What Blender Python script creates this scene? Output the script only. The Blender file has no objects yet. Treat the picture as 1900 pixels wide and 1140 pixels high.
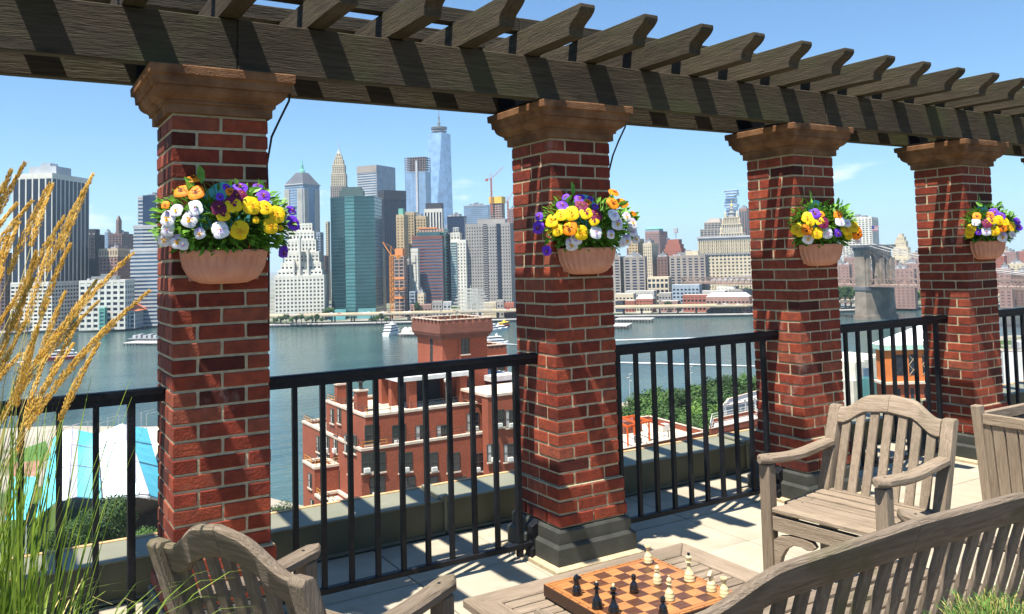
import bpy, bmesh, math, random
from math import sin, cos, pi, radians, sqrt, atan2
from mathutils import Vector, Matrix, Quaternion
random.seed(7)
scn = bpy.context.scene
COL = scn.collection

# ------------------------------------------------------------------ camera
CX, CY, CZ = -.5918, -3.6944, 1.6196
YAW, PITCH, ROLL = .5439, .0562, -.0257
FPX, PPX, PPY = 1559.98, 950.0, 400.18           # in pixels of the 1900 x 1140 photograph
_f = Vector((sin(YAW)*cos(PITCH), cos(YAW)*cos(PITCH), sin(PITCH)))
_r0 = Vector((cos(YAW), -sin(YAW), 0)); _u0 = _r0.cross(_f)
_r = _r0*cos(ROLL) + _u0*sin(ROLL); _u = -_r0*sin(ROLL) + _u0*cos(ROLL)
CAMP = Vector((CX, CY, CZ))
cam = bpy.data.cameras.new('camera'); cam_o = bpy.data.objects.new('camera', cam); COL.objects.link(cam_o)
m = Matrix((( _r.x, _u.x, -_f.x, CX), (_r.y, _u.y, -_f.y, CY), (_r.z, _u.z, -_f.z, CZ), (0, 0, 0, 1)))
cam_o.matrix_world = m
cam.sensor_width = 36; cam.sensor_fit = 'HORIZONTAL'; cam.lens = FPX/1900*36
cam.shift_x = (950-PPX)/1900; cam.shift_y = -(570-PPY)/1900
cam.clip_start = .05; cam.clip_end = 40000
scn.camera = cam_o

# ------------------------------------------------------------------ light
LX, LY, LZ = .378, .172, -1.0                     # the way the sunlight travels
sun_az = atan2(-LX, -LY); sun_el = atan2(1, sqrt(LX*LX+LY*LY))
W = bpy.data.worlds.new('World'); scn.world = W; W.use_nodes = True
nt = W.node_tree; nt.nodes.clear()
sky = nt.nodes.new('ShaderNodeTexSky'); sky.sky_type = 'NISHITA'; sky.sun_disc = False
sky.sun_elevation = sun_el; sky.sun_rotation = sun_az; sky.altitude = 0; sky.air_density = 1.0; sky.dust_density = .15; sky.ozone_density = 2.2
bg = nt.nodes.new('ShaderNodeBackground'); bg.inputs[1].default_value = .070
out = nt.nodes.new('ShaderNodeOutputWorld')
tint = nt.nodes.new('ShaderNodeMixRGB'); tint.blend_type = 'MULTIPLY'; tint.inputs[0].default_value = 1; tint.inputs[2].default_value = (.62, .88, 1.06, 1)
nt.links.new(sky.outputs[0], tint.inputs[1])
# sparse fair weather clouds low over the horizon, all the way round
tcw = nt.nodes.new('ShaderNodeTexCoord'); sp = nt.nodes.new('ShaderNodeSeparateXYZ'); nt.links.new(tcw.outputs['Generated'], sp.inputs[0])
mpw = nt.nodes.new('ShaderNodeMapping'); mpw.inputs['Scale'].default_value = (1, 1, 3.2); nt.links.new(tcw.outputs['Generated'], mpw.inputs[0])
cn = nt.nodes.new('ShaderNodeTexNoise'); cn.inputs['Scale'].default_value = 9.3; cn.inputs['Detail'].default_value = 9; cn.inputs['Roughness'].default_value = .55; nt.links.new(mpw.outputs[0], cn.inputs[0])
ccr = nt.nodes.new('ShaderNodeValToRGB'); ccr.color_ramp.elements[0].position = .58; ccr.color_ramp.elements[1].position = .68; nt.links.new(cn.outputs[0], ccr.inputs[0])
band = nt.nodes.new('ShaderNodeValToRGB'); be = band.color_ramp.elements; be[0].position = .015; be[0].color = (0, 0, 0, 1); be[1].position = .035; be[1].color = (.8, .8, .8, 1); b3 = be.new(.085); b3.color = (.75, .75, .75, 1); b4 = be.new(.12); b4.color = (0, 0, 0, 1)
nt.links.new(sp.outputs[2], band.inputs[0]); mu = nt.nodes.new('ShaderNodeMath'); mu.operation = 'MULTIPLY'; nt.links.new(ccr.outputs[0], mu.inputs[0]); nt.links.new(band.outputs[0], mu.inputs[1])
cmx = nt.nodes.new('ShaderNodeMixRGB'); nt.links.new(mu.outputs[0], cmx.inputs[0]); nt.links.new(tint.outputs[0], cmx.inputs[1]); cmx.inputs[2].default_value = (8.5, 8.8, 9.2, 1)
nt.links.new(cmx.outputs[0], bg.inputs[0]); nt.links.new(bg.outputs[0], out.inputs[0])
sl = bpy.data.lights.new('sun', 'SUN'); sl.energy = 5.0; sl.angle = radians(.53); sl.color = (1, .94, .84)
so = bpy.data.objects.new('sun', sl); COL.objects.link(so)
so.rotation_mode = 'QUATERNION'; so.rotation_quaternion = Vector((LX, LY, LZ)).to_track_quat('-Z', 'Y')
scn.view_settings.view_transform = 'Standard'; scn.view_settings.look = 'None'
scn.view_settings.exposure = 1.2; scn.view_settings.gamma = 1
scn.cycles.max_bounces = 6; scn.cycles.diffuse_bounces = 1; scn.cycles.transparent_max_bounces = 8; scn.cycles.volume_bounces = 1

# ------------------------------------------------------------------ helpers
def ray(u, v):
    return _f + _r*((u-PPX)/FPX) - _u*((v-PPY)/FPX)
def onplane(u, v, ax, val):                       # the world point seen at (u, v) on a plane x, y or z = val
    d = ray(u, v); t = (val-CAMP[ax])/d[ax]; return CAMP + d*t
def at_dist(u, v, D):                             # at horizontal distance D
    d = ray(u, v); return CAMP + d*(D/sqrt(d.x*d.x+d.y*d.y))

def tag(o, label=None, cat=None, group=None, kind=None):
    if label: o['label'] = label
    if cat: o['category'] = cat
    if group: o['group'] = group
    if kind: o['kind'] = kind
    return o
def empty(name, loc=(0, 0, 0), rz=0, label=None, cat=None, group=None, kind=None):
    o = bpy.data.objects.new(name, None); COL.objects.link(o); o.empty_display_size = .1
    o.location = loc; o.rotation_euler = (0, 0, rz); return tag(o, label, cat, group, kind)
def link(name, me, parent=None, loc=None, rot=None, scale=None):
    o = bpy.data.objects.new(name, me); COL.objects.link(o)
    if parent: o.parent = parent
    if loc is not None: o.location = loc
    if rot is not None: o.rotation_euler = rot
    if scale is not None: o.scale = scale
    return o
def copy_tree(o, parent=None):
    c = o.copy(); COL.objects.link(c); c.parent = parent
    for ch in o.children: copy_tree(ch, c)
    return c

class MB:
    def __init__(s): s.v = []; s.f = []; s.mi = []; s.cur = 0
    def add(s, vs, fs):
        n = len(s.v); s.v += [tuple(p) for p in vs]; s.f += [tuple(i+n for i in f) for f in fs]; s.mi += [s.cur]*len(fs)
    def box(s, x0, x1, y0, y1, z0, z1):
        s.add([(x0,y0,z0),(x1,y0,z0),(x1,y1,z0),(x0,y1,z0),(x0,y0,z1),(x1,y0,z1),(x1,y1,z1),(x0,y1,z1)],
              [(0,3,2,1),(4,5,6,7),(0,1,5,4),(1,2,6,5),(2,3,7,6),(3,0,4,7)])
    def frustum(s, x0, x1, y0, y1, z0, a0, a1, b0, b1, z1):
        s.add([(x0,y0,z0),(x1,y0,z0),(x1,y1,z0),(x0,y1,z0),(a0,b0,z1),(a1,b0,z1),(a1,b1,z1),(a0,b1,z1)],
              [(0,3,2,1),(4,5,6,7),(0,1,5,4),(1,2,6,5),(2,3,7,6),(3,0,4,7)])
    def bar(s, p, q, w, h, up=(0, 0, 1)):
        p = Vector(p); q = Vector(q); d = (q-p).normalized(); up = Vector(up)
        if abs(d.dot(up)) > .99: up = Vector((0, 1, 0))
        r = d.cross(up).normalized()*(w/2); u = r.cross(d).normalized()*(h/2)
        vs = [p-r-u, p+r-u, p+r+u, p-r+u, q-r-u, q+r-u, q+r+u, q-r+u]
        s.add(vs, [(0,1,2,3),(7,6,5,4),(0,4,5,1),(1,5,6,2),(2,6,7,3),(3,7,4,0)])
    def prism(s, pts, lo, hi, axis):              # pts 2D outline, extruded along axis
        n = len(pts)
        def P(a, b, t):
            return (t, a, b) if axis == 0 else (a, t, b) if axis == 1 else (a, b, t)
        vs = [P(a, b, lo) for a, b in pts] + [P(a, b, hi) for a, b in pts]
        fs = [tuple(range(n)), tuple(range(2*n-1, n-1, -1))] + [(i, i+n, (i+1) % n+n, (i+1) % n) for i in range(n)]
        s.add(vs, fs)
    def sweep(s, secs):                           # list of closed sections with equal counts
        n = len(secs[0]); vs = [p for c in secs for p in c]; fs = [tuple(range(n))[::-1], tuple((len(secs)-1)*n+i for i in range(n))]
        for k in range(len(secs)-1):
            for i in range(n): fs.append((k*n+i, k*n+(i+1) % n, (k+1)*n+(i+1) % n, (k+1)*n+i))
        s.add(vs, fs)
    def tube(s, pts, r, n=6):
        pts = [Vector(p) for p in pts]; secs = []
        rr = r if isinstance(r, (list, tuple)) else [r]*len(pts)
        for i, p in enumerate(pts):
            d = (pts[min(i+1, len(pts)-1)]-pts[max(i-1, 0)]).normalized()
            a = d.cross(Vector((0, 0, 1)));  a = a.normalized() if a.length > .05 else Vector((1, 0, 0)); b = d.cross(a).normalized()
            secs.append([p+a*cos(2*pi*k/n)*rr[i]+b*sin(2*pi*k/n)*rr[i] for k in range(n)])
        s.sweep(secs)
    def lathe(s, prof, n=20, c=(0, 0, 0)):
        secs = [[(c[0]+r*cos(2*pi*k/n), c[1]+r*sin(2*pi*k/n), c[2]+z) for k in range(n)] for r, z in prof]
        s.sweep(secs)
    def mesh(s, name, mats, bevel=0, smooth=False, seg=1):
        me = bpy.data.meshes.new(name); me.from_pydata(s.v, [], s.f)
        for m_ in (mats if isinstance(mats, (list, tuple)) else [mats]): me.materials.append(m_)
        if any(s.mi): me.polygons.foreach_set('material_index', s.mi)
        bm = bmesh.new(); bm.from_mesh(me)
        bmesh.ops.recalc_face_normals(bm, faces=bm.faces)
        if bevel:
            bmesh.ops.bevel(bm, geom=[e for e in bm.edges if len(e.link_faces) == 2 and e.calc_face_angle(0) > .5], offset=bevel, segments=seg, affect='EDGES', profile=.6, clamp_overlap=True)
        bm.to_mesh(me); bm.free()
        if smooth:
            me.polygons.foreach_set('use_smooth', [True]*len(me.polygons))
            try: me.set_sharp_from_angle(angle=radians(40))
            except Exception: pass
        me.update(); return me
    def build(s, name, mats, parent=None, **k):
        loc = k.pop('loc', None)
        return link(name, s.mesh(name, mats, **k), parent, loc)

# ------------------------------------------------------------------ materials
def M(name, c1, c2=None, rough=.8, scale=8, detail=6, vec='obj', stretch=(1, 1, 1), bump=0, bscale=None, spec=.3, rnd=0, metal=0,
      lo=.35, hi=.65, c3=None, s3=1.0, t3=(.55, .7), coat=0, bdist=.02):
    mt = bpy.data.materials.new(name); mt.use_nodes = True; N = mt.node_tree.nodes; L = mt.node_tree.links
    b = N['Principled BSDF']; b.inputs['Roughness'].default_value = rough; b.inputs['Metallic'].default_value = metal
    b.inputs['Specular IOR Level'].default_value = spec; b.inputs['Coat Weight'].default_value = coat
    tc = N.new('ShaderNodeTexCoord'); mp = N.new('ShaderNodeMapping'); mp.inputs['Scale'].default_value = stretch
    L.new(tc.outputs['Object'] if vec == 'obj' else tc.outputs['Generated'], mp.inputs[0])
    oi = N.new('ShaderNodeObjectInfo')
    if rnd:
        sc_ = N.new('ShaderNodeVectorMath'); sc_.operation = 'SCALE'; sc_.inputs[0].default_value = (37, 53, 71); L.new(oi.outputs['Random'], sc_.inputs['Scale'])
        ad = N.new('ShaderNodeVectorMath'); ad.operation = 'ADD'; L.new(mp.outputs[0], ad.inputs[0]); L.new(sc_.outputs[0], ad.inputs[1]); vo = ad.outputs[0]
    else: vo = mp.outputs[0]
    no = N.new('ShaderNodeTexNoise'); no.inputs['Scale'].default_value = scale; no.inputs['Detail'].default_value = detail; L.new(vo, no.inputs[0])
    cr = N.new('ShaderNodeValToRGB'); cr.color_ramp.elements[0].position = lo; cr.color_ramp.elements[1].position = hi
    cr.color_ramp.elements[0].color = (*c1, 1); cr.color_ramp.elements[1].color = (*(c2 or c1), 1)
    L.new(no.outputs[0], cr.inputs[0]); col = cr.outputs[0]
    if c3:
        n3 = N.new('ShaderNodeTexNoise'); n3.inputs['Scale'].default_value = s3; n3.inputs['Detail'].default_value = 5; L.new(vo, n3.inputs[0])
        r3 = N.new('ShaderNodeValToRGB'); r3.color_ramp.elements[0].position = t3[0]; r3.color_ramp.elements[1].position = t3[1]
        L.new(n3.outputs[0], r3.inputs[0]); mx = N.new('ShaderNodeMixRGB'); L.new(r3.outputs[0], mx.inputs[0]); L.new(col, mx.inputs[1]); mx.inputs[2].default_value = (*c3, 1); col = mx.outputs[0]
    if rnd:
        hs = N.new('ShaderNodeHueSaturation'); mr = N.new('ShaderNodeMapRange'); mr.inputs['To Min'].default_value = 1-rnd; mr.inputs['To Max'].default_value = 1+rnd
        L.new(oi.outputs['Random'], mr.inputs[0]); L.new(mr.outputs[0], hs.inputs['Value']); L.new(col, hs.inputs['Color']); col = hs.outputs[0]
    L.new(col, b.inputs['Base Color'])
    if bump:
        nb = N.new('ShaderNodeTexNoise'); nb.inputs['Scale'].default_value = bscale or scale*3; nb.inputs['Detail'].default_value = 8; L.new(vo, nb.inputs[0])
        bu = N.new('ShaderNodeBump'); bu.inputs['Strength'].default_value = bump; bu.inputs['Distance'].default_value = bdist; L.new(nb.outputs[0], bu.inputs['Height']); L.new(bu.outputs[0], b.inputs['Normal'])
    return mt

def brick_mat():
    mt = M('brick_clay', (.235, .038, .016), (.13, .023, .012), rough=.85, scale=22, bump=.6, bscale=90, rnd=.01, lo=.3, hi=.7, c3=(.25, .08, .045), s3=9, t3=(.66, .8), bdist=.006)
    N = mt.node_tree.nodes; L = mt.node_tree.links; b = N['Principled BSDF']
    src = b.inputs['Base Color'].links[0].from_socket
    oi = N.new('ShaderNodeObjectInfo'); cr = N.new('ShaderNodeValToRGB'); cr.color_ramp.interpolation = 'CONSTANT'
    e = cr.color_ramp.elements; e[0].position = 0; e[0].color = (.34, .34, .40, 1); e[1].position = .07; e[1].color = (.6, .55, .55, 1)
    for p, c in ((.17, (.78, .70, .70, 1)), (.32, (.92, .95, .95, 1)), (.48, (1.1, 1.3, 1.3, 1)), (.62, (1.0, .95, 1.0, 1)), (.76, (1.3, 1.45, 1.35, 1)), (.90, (1.15, 1.7, 1.9, 1))):
        q = e.new(p); q.color = c
    L.new(oi.outputs['Random'], cr.inputs[0])
    mx = N.new('ShaderNodeMixRGB'); mx.blend_type = 'MULTIPLY'; mx.inputs[0].default_value = 1; L.new(src, mx.inputs[1]); L.new(cr.outputs[0], mx.inputs[2]); # lime bloom and soot that run across several bricks
    tg = N.new('ShaderNodeNewGeometry'); mpp = N.new('ShaderNodeMapping'); mpp.inputs['Scale'].default_value = (3.2, 3.2, 1.5); L.new(tg.outputs['Position'], mpp.inputs[0])
    for sc_, p0, p1, c, k in ((1.6, .60, .74, (.50, .42, .36, 1), .30), (2.3, .55, .72, (.05, .03, .025, 1), .50)):
        n_ = N.new('ShaderNodeTexNoise'); n_.inputs['Scale'].default_value = sc_; n_.inputs['Detail'].default_value = 9; n_.inputs['Roughness'].default_value = .65; L.new(mpp.outputs[0], n_.inputs[0])
        r_ = N.new('ShaderNodeMapRange'); r_.inputs['From Min'].default_value = p0; r_.inputs['From Max'].default_value = p1; r_.inputs['To Max'].default_value = k; L.new(n_.outputs[0], r_.inputs[0])
        m2 = N.new('ShaderNodeMixRGB'); L.new(r_.outputs[0], m2.inputs[0]); L.new(mx.outputs[0], m2.inputs[1]); m2.inputs[2].default_value = c; mx = m2
    L.new(mx.outputs[0], b.inputs['Base Color'])
    return mt
def wood(name, c1, c2, axis, c3=None, rough=.8, sc=1.0, bump=.7, rnd=.12, t3=(.5, .7), s3=2.5):
    st = [9*sc, 9*sc, 9*sc]; st[axis] = .7*sc
    mt = M(name, c1, c2, rough=rough, scale=3.5, detail=9, stretch=st, bump=bump, bscale=9, rnd=rnd, lo=.3, hi=.68, bdist=.006, spec=.2)
    for nd in mt.node_tree.nodes:
        if nd.type == 'TEX_NOISE': nd.inputs['Distortion'].default_value = .9
    if c3:
        N = mt.node_tree.nodes; L = mt.node_tree.links; b = N['Principled BSDF']; src = b.inputs['Base Color'].links[0].from_socket
        # darker rain stains and knots
        tk = N.new('ShaderNodeTexCoord'); vo_ = N.new('ShaderNodeTexVoronoi'); vo_.inputs['Scale'].default_value = 2.3; vo_.inputs['Randomness'].default_value = 1; mk = N.new('ShaderNodeMapping'); kk = [2.6, 2.6, 2.6]; kk[axis] = .9; mk.inputs['Scale'].default_value = kk
        L.new(tk.outputs['Object'], mk.inputs[0]); L.new(mk.outputs[0], vo_.inputs[0]); rk = N.new('ShaderNodeMapRange'); rk.inputs['From Min'].default_value = .03; rk.inputs['From Max'].default_value = .13; rk.inputs['To Min'].default_value = .75; rk.inputs['To Max'].default_value = 0; L.new(vo_.outputs['Distance'], rk.inputs[0])
        nk = N.new('ShaderNodeTexNoise'); nk.inputs['Scale'].default_value = 1.3; nk.inputs['Detail'].default_value = 7; L.new(mk.outputs[0], nk.inputs[0]); r2k = N.new('ShaderNodeMapRange'); r2k.inputs['From Min'].default_value = .5; r2k.inputs['From Max'].default_value = .7; r2k.inputs['To Max'].default_value = .45; L.new(nk.outputs[0], r2k.inputs[0])
        mxk = N.new('ShaderNodeMath'); mxk.operation = 'MAXIMUM'; L.new(rk.outputs[0], mxk.inputs[0]); L.new(r2k.outputs[0], mxk.inputs[1]); mk2 = N.new('ShaderNodeMixRGB'); L.new(mxk.outputs[0], mk2.inputs[0]); L.new(src, mk2.inputs[1]); mk2.inputs[2].default_value = (c1[0]*.45, c1[1]*.45, c1[2]*.45, 1); src = mk2.outputs[0]
        tc = N.new('ShaderNodeTexCoord'); n = N.new('ShaderNodeTexNoise'); n.inputs['Scale'].default_value = s3; n.inputs['Detail'].default_value = 6; L.new(tc.outputs['Object'], n.inputs[0])
        r = N.new('ShaderNodeValToRGB'); r.color_ramp.elements[0].position = t3[0]; r.color_ramp.elements[1].position = t3[1]; L.new(n.outputs[0], r.inputs[0])
        mx = N.new('ShaderNodeMixRGB'); L.new(r.outputs[0], mx.inputs[0]); L.new(src, mx.inputs[1]); mx.inputs[2].default_value = (*c3, 1); L.new(mx.outputs[0], b.inputs['Base Color'])
    return mt
BRICK = brick_mat()
MORTAR = M('mortar', (.36, .28, .175), (.47, .38, .24), rough=.95, scale=30, bump=.5, bscale=140, bdist=.005)
STONE = M('cast_stone', (.16, .076, .038), (.23, .122, .064), rough=.95, scale=14, bump=.8, bscale=130, c3=(.10, .052, .03), s3=5, t3=(.52, .7), bdist=.008, spec=.1)
PWOOD = [wood('pergola_wood_%s' % 'xyz'[a], (.036, .029, .019), (.068, .053, .034), a, c3=(.052, .056, .022), t3=(.5, .68), s3=1.6, bump=.9, rnd=.2, sc=1.7) for a in range(3)]
TEAK = [wood('weathered_teak_%s' % 'xyz'[a], (.20, .150, .105), (.30, .235, .17), a, c3=(.18, .145, .10), t3=(.55, .75), s3=5, bump=.8, sc=2.6) for a in range(3)]
TEAKG = [wood('mossy_teak_%s' % 'xyz'[a], (.135, .102, .072), (.235, .185, .138), a, c3=(.11, .10, .05), t3=(.55, .75), s3=5, bump=.9, sc=2.6) for a in range(3)]
IRON = M('black_iron', (.006, .007, .009), (.011, .012, .015), rough=.5, scale=40, bump=.2, bscale=90, spec=.2)
PLINTH = M('dark_metal_flashing', (.035, .036, .030), (.052, .053, .044), rough=.55, scale=9, c3=(.10, .09, .07), s3=18, t3=(.68, .8), bump=.15)
PAVER = M('concrete_paver', (.33, .290, .215), (.38, .335, .255), rough=.9, scale=7, bump=.35, bscale=160, rnd=.05, c3=(.25, .225, .175), s3=2.3, t3=(.56, .80), bdist=.004)
JOINT = M('joint_sand', (.05, .045, .04), (.10, .09, .07), rough=1, scale=60)
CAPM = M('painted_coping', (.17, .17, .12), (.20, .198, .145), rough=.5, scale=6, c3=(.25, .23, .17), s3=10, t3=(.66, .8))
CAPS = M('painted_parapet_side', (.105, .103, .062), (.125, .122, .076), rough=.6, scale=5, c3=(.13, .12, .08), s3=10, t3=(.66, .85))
TANW = M('tan_edge_strip', (.48, .28, .13), (.56, .36, .18), rough=.8, scale=14)
TERRA = M('terracotta', (.50, .22, .14), (.60, .29, .19), rough=.75, scale=9, bump=.15, bscale=80, spec=.35)
TEAL = M('teal_plastic', (.10, .42, .42), (.13, .50, .50), rough=.45, scale=4)
CABLE = M('black_cable', (.008, .008, .01), rough=.5)
# ------------------------------------------------------------------ terrace: floor, pillars, pergola, railing, parapet
PW, PS, ZT, C, ZF = .3964, 1.8896, 2.28, .0677, .035
NP = 5
fl = tag(empty('terrace_floor'), 'pale concrete paver floor of the roof terrace', kind='structure')
b = MB(); b.box(-6, 14, -2.62, .86, -.35, .018); b.build('bed', JOINT, fl)
b = MB(); b.box(-6, 14, -8, -2.63, -.35, .03); b.box(-6, -.62, -2.629, -.835, -.35, .045); tag(b.build('bounce_cutting_ground', M('bounce_cutting_dark', (.035, .022, .013), (.075, .05, .03), scale=30, rough=1, bump=1, bscale=60)), 'unseen dark ground under the grass and behind the bench, added to cut bounced light', kind='structure')  # added dark ground out of view, soaks up light bounced onto the pillars
xs = [1.19+.597*k for k in range(-9, 20)]; ys = [.835, .25, -.245, -.83, -1.42, -2.01, -2.6]
pm = {}
for j in range(len(ys)-1):
    y1, y0 = ys[j], ys[j+1]
    for i in range(len(xs)-1):
        if xs[i] > 9.5 or (j > 3 and xs[i] > 5): continue
        if j not in pm:
            q = MB(); q.box(0, .597-.007, 0, y1-y0-.007, -.03, 0); pm[j] = q.mesh('paver', PAVER, bevel=.003)
        link('paver', pm[j], fl, (xs[i]+.0035, y0+.0035, ZF+random.uniform(-.0015, .0015)))
# gutter strip and parapet wall
b = MB(); b.box(-6, 14, .838, 1.2, -.35, .01); tag(b.build('roof_gutter', M('gutter_membrane', (.05, .05, .045), (.10, .095, .08), scale=12, rough=.9)), 'dark gutter strip along the parapet', kind='structure')
par = empty('parapet_wall', label='low olive painted parapet wall with flat metal coping beyond the railing', cat='parapet wall')
seams = [-6, -3.1, -.6, 1.65, 4.15, 6.65, 9.2, 14]
for i in range(len(seams)-1):
    a, c = seams[i]+.004, seams[i+1]-.004
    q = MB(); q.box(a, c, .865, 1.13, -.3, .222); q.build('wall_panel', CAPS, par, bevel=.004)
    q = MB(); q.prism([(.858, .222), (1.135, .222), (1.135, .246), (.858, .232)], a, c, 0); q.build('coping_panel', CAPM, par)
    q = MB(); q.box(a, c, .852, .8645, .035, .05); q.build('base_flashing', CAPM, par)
for x in seams[1:-1]:
    q = MB(); q.prism([(.853, .236), (1.13, .25), (1.13, .268), (.853, .254)], x-.03, x+.03, 0); q.build('coping_seam', CAPM, par, bevel=.003)
    q = MB(); q.box(x-.008, x+.008, .852, .864, .05, .26); q.build('seam_cover', CAPM, par)
q = MB(); q.box(-6, 14, 1.136, 1.165, -.3, .25); q.build('wood_edge_strip', TANW, par)
# outer side of our own building
q = MB(); q.box(-6, 14, -8, 1.13, -50, -.352); tag(q.build('terrace_building', BRICK), 'brick building that carries the terrace', 'building')

def brick_mesh(lx, ly, lz, seed):
    rr = random.Random(seed); q = MB(); q.box(0, lx, 0, ly, 0, lz)
    me = q.mesh('brick', BRICK, bevel=.0035)
    for v in me.vertices:
        v.co += Vector((rr.uniform(-1, 1), rr.uniform(-1, 1), rr.uniform(-1, 1)))*.0013
    return me
JT = .0115; BL = PW/2-JT; BH = C-JT; BD = .094
BX = [brick_mesh(BL+JT/2, BD, BH, s) for s in range(5)]       # long along x
BY = [brick_mesh(BD, BL+JT/2, BH, s+9) for s in range(5)]
BX2 = [brick_mesh(BL+JT/2+.03, BD+.02, BH, s+20) for s in range(3)]; BY2 = [brick_mesh(BD+.02, BL+JT/2+.03, BH, s+30) for s in range(3)]
def ring(mb, o0, z0, o1, z1):                                  # a square moulding from outset o0 at z0 to o1 at z1
    mb.frustum(-o0, PW+o0, -o0, PW+o0, z0, -o1, PW+o1, -o1, PW+o1, z1)
def square_lathe(prof, name, mat, parent, bevel=0):
    q = MB(); secs = [[(-o, -o, z), (PW+o, -o, z), (PW+o, PW+o, z), (-o, PW+o, z)] for o, z in prof]; q.sweep(secs)
    return q.build(name, mat, parent, bevel=bevel)
PLAB = ['red brick pillar nearest the golden grass, behind the lower left armchair',
        'red brick pillar standing just behind the chess table, second from the left',
        'red brick pillar behind the empty slatted armchair, yellow and orange pansies on it',
        'slender looking red brick pillar beside the wooden planter box, small pansy basket on it',
        'red brick pillar cut off by the right edge of the picture']
pillar_roots = []
for k in range(NP):
    X0 = k*PS
    t = empty('brick_pillar', (X0, 0, 0), 0, PLAB[k], 'pillar', 'brick pillars under the pergola'); pillar_roots.append(t)
    n = 30
    q = MB(); q.box(.005, PW-.005, .005, PW-.005, .10, ZT); q.build('mortar_core', MORTAR, t)
    q = MB(); q.box(-.012, PW+.012, -.012, PW+.012, .10, ZT-27*C-.006); q.build('mortar_footing', MORTAR, t)
    for c in range(n):
        z = ZT-(c+1)*C
        st = 0 if c < 27 else .018+(.007 if c == 29 else 0)
        rr = random.Random(k*100+c)
        j = lambda: rr.uniform(-.0015, .0015)
        ax, ay = (BX, BY) if c < 27 else (BX2, BY2)
        L_ = (BL+JT/2) if c < 27 else (BL+JT/2+.03); D_ = BD if c < 27 else BD+.02
        lo, hi = -st, PW+st; mid0 = PW/2-JT/2-(BL+JT/2)/2
        ss = hi-lo
        if (c+k) % 2 == 0:   # two stretchers front/back, headers at sides
            w_ = (ss-JT)/2/L_
            for yy in (lo, hi-D_):
                link('brick', rr.choice(ax), t, (lo+j(), yy+j(), z), scale=(w_, 1, 1)); link('brick', rr.choice(ax), t, (lo+w_*L_+JT+j(), yy+j(), z), scale=(w_, 1, 1))
            s_ = (ss-2*D_-2*JT)/L_
            for xx in (lo, hi-D_): link('brick', rr.choice(ay), t, (xx+j(), lo+D_+JT, z), scale=(1, s_, 1))
        else:
            w_ = (ss-JT)/2/L_
            for xx in (lo, hi-D_):
                link('brick', rr.choice(ay), t, (xx+j(), lo+j(), z), scale=(1, w_, 1)); link('brick', rr.choice(ay), t, (xx+j(), lo+w_*L_+JT+j(), z), scale=(1, w_, 1))
            s_ = (ss-2*D_-2*JT)/L_
            for yy in (lo, hi-D_): link('brick', rr.choice(ax), t, (lo+D_+JT, yy+j(), z), scale=(s_, 1, 1))
    # metal clad base
    square_lathe([(.056, ZF-.01), (.056, .150), (.040, .166), (.0, .166)], 'base_cladding', PLINTH, t)
    square_lathe([(.036, .167), (.036, .225), (.028, .236), (.0, .244)], 'upper_flashing', PLINTH, t)
    square_lathe([(.085, ZF-.01), (.085, ZF+.018), (.056, ZF+.03)], 'mortar_fillet', MORTAR, t)
    # capital in three moulded courses
    square_lathe([(.018, ZT), (.018, ZT+.038), (.030, ZT+.041), (.030, ZT+.052)], 'capital_neck', STONE, t, .002)
    pr = [(.030, ZT+.0525), (.036, ZT+.060), (.050, ZT+.068), (.062, ZT+.080), (.068, ZT+.094), (.070, ZT+.106)]
    square_lathe(pr, 'capital_ovolo', STONE, t)
    square_lathe([(.081, ZT+.1065), (.083, ZT+.138), (.086, ZT+.144), (.098, ZT+.147), (.100, ZT+.181), (.097, ZT+.185)], 'capital_slab', STONE, t, .0015)
# pergola
ZB0, ZB1, ZR1 = 2.468, 2.69, 2.826
per = empty('pergola', (0, 0, 0), 0, 'dark weathered timber pergola resting on the brick pillars', 'pergola')
bx = [-4.2, .256, 4.05, 7.82, 13]
for y0, y1 in ((-.06, 0.0), (.375, .435)):
    for i in range(4):
        q = MB(); q.box(bx[i]+.001, bx[i+1]-.001, y0, y1, ZB0, ZB1); q.build('beam', PWOOD[0], per, bevel=.004)
def rafter_mesh(name, seed):
    rr = random.Random(seed)
    e = [(.0, 0), (-.002, -.020), (.008, -.036), (.028, -.052), (.055, -.066), (.080, -.080), (.096, -.100), (.101, -.120), (.102, -.134)]
    pts = [(-.556+a, ZR1+b_) for a, b_ in e]; pts += [(.90-a, ZR1+b_) for a, b_ in reversed(e)]
    q = MB(); q.prism(pts, 0, .086, 0); return q.mesh(name, PWOOD[1], bevel=.003)
rms = [rafter_mesh('rafter', i) for i in range(3)]
for i in range(-10, 26):
    x = .183+i*.3815
    link('rafter', rms[i % 3], per, (x+random.uniform(-.004, .004), random.uniform(-.008, .008), .001+random.uniform(0, .002)), rot=(0, 0, radians(random.uniform(-.4, .4))))
for y0 in (.0, .375):
    for i in range(5):
        a, c = [-4.2, -.9, 1.72, 5.1, 8.3, 13][i:i+2]
        q = MB(); q.box(a+.001, c-.001, y0, y0+.07, ZR1+.006, ZR1+.080); q.build('batten', PWOOD[0], per, bevel=.003)
for k in range(NP):                                              # steel shoes that hold the beams on the pillars
    q = MB(); X0 = k*PS
    q.box(X0-.09, X0+.16, .002, .37, ZB0+.004, ZB0+.012); q.box(X0-.09, X0+.16, .363, .372, ZB0+.012, ZB0+.08); q.box(X0-.09, X0+.16, .002, .01, ZB0+.012, ZB0+.05)
    for bxx in (-.06, 0., .06, .12): q.lathe([(.008, 0), (.008, .01)], 8, (X0+bxx, .30, ZB0+.012))
    q.build('beam_shoe', IRON, per)
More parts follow.
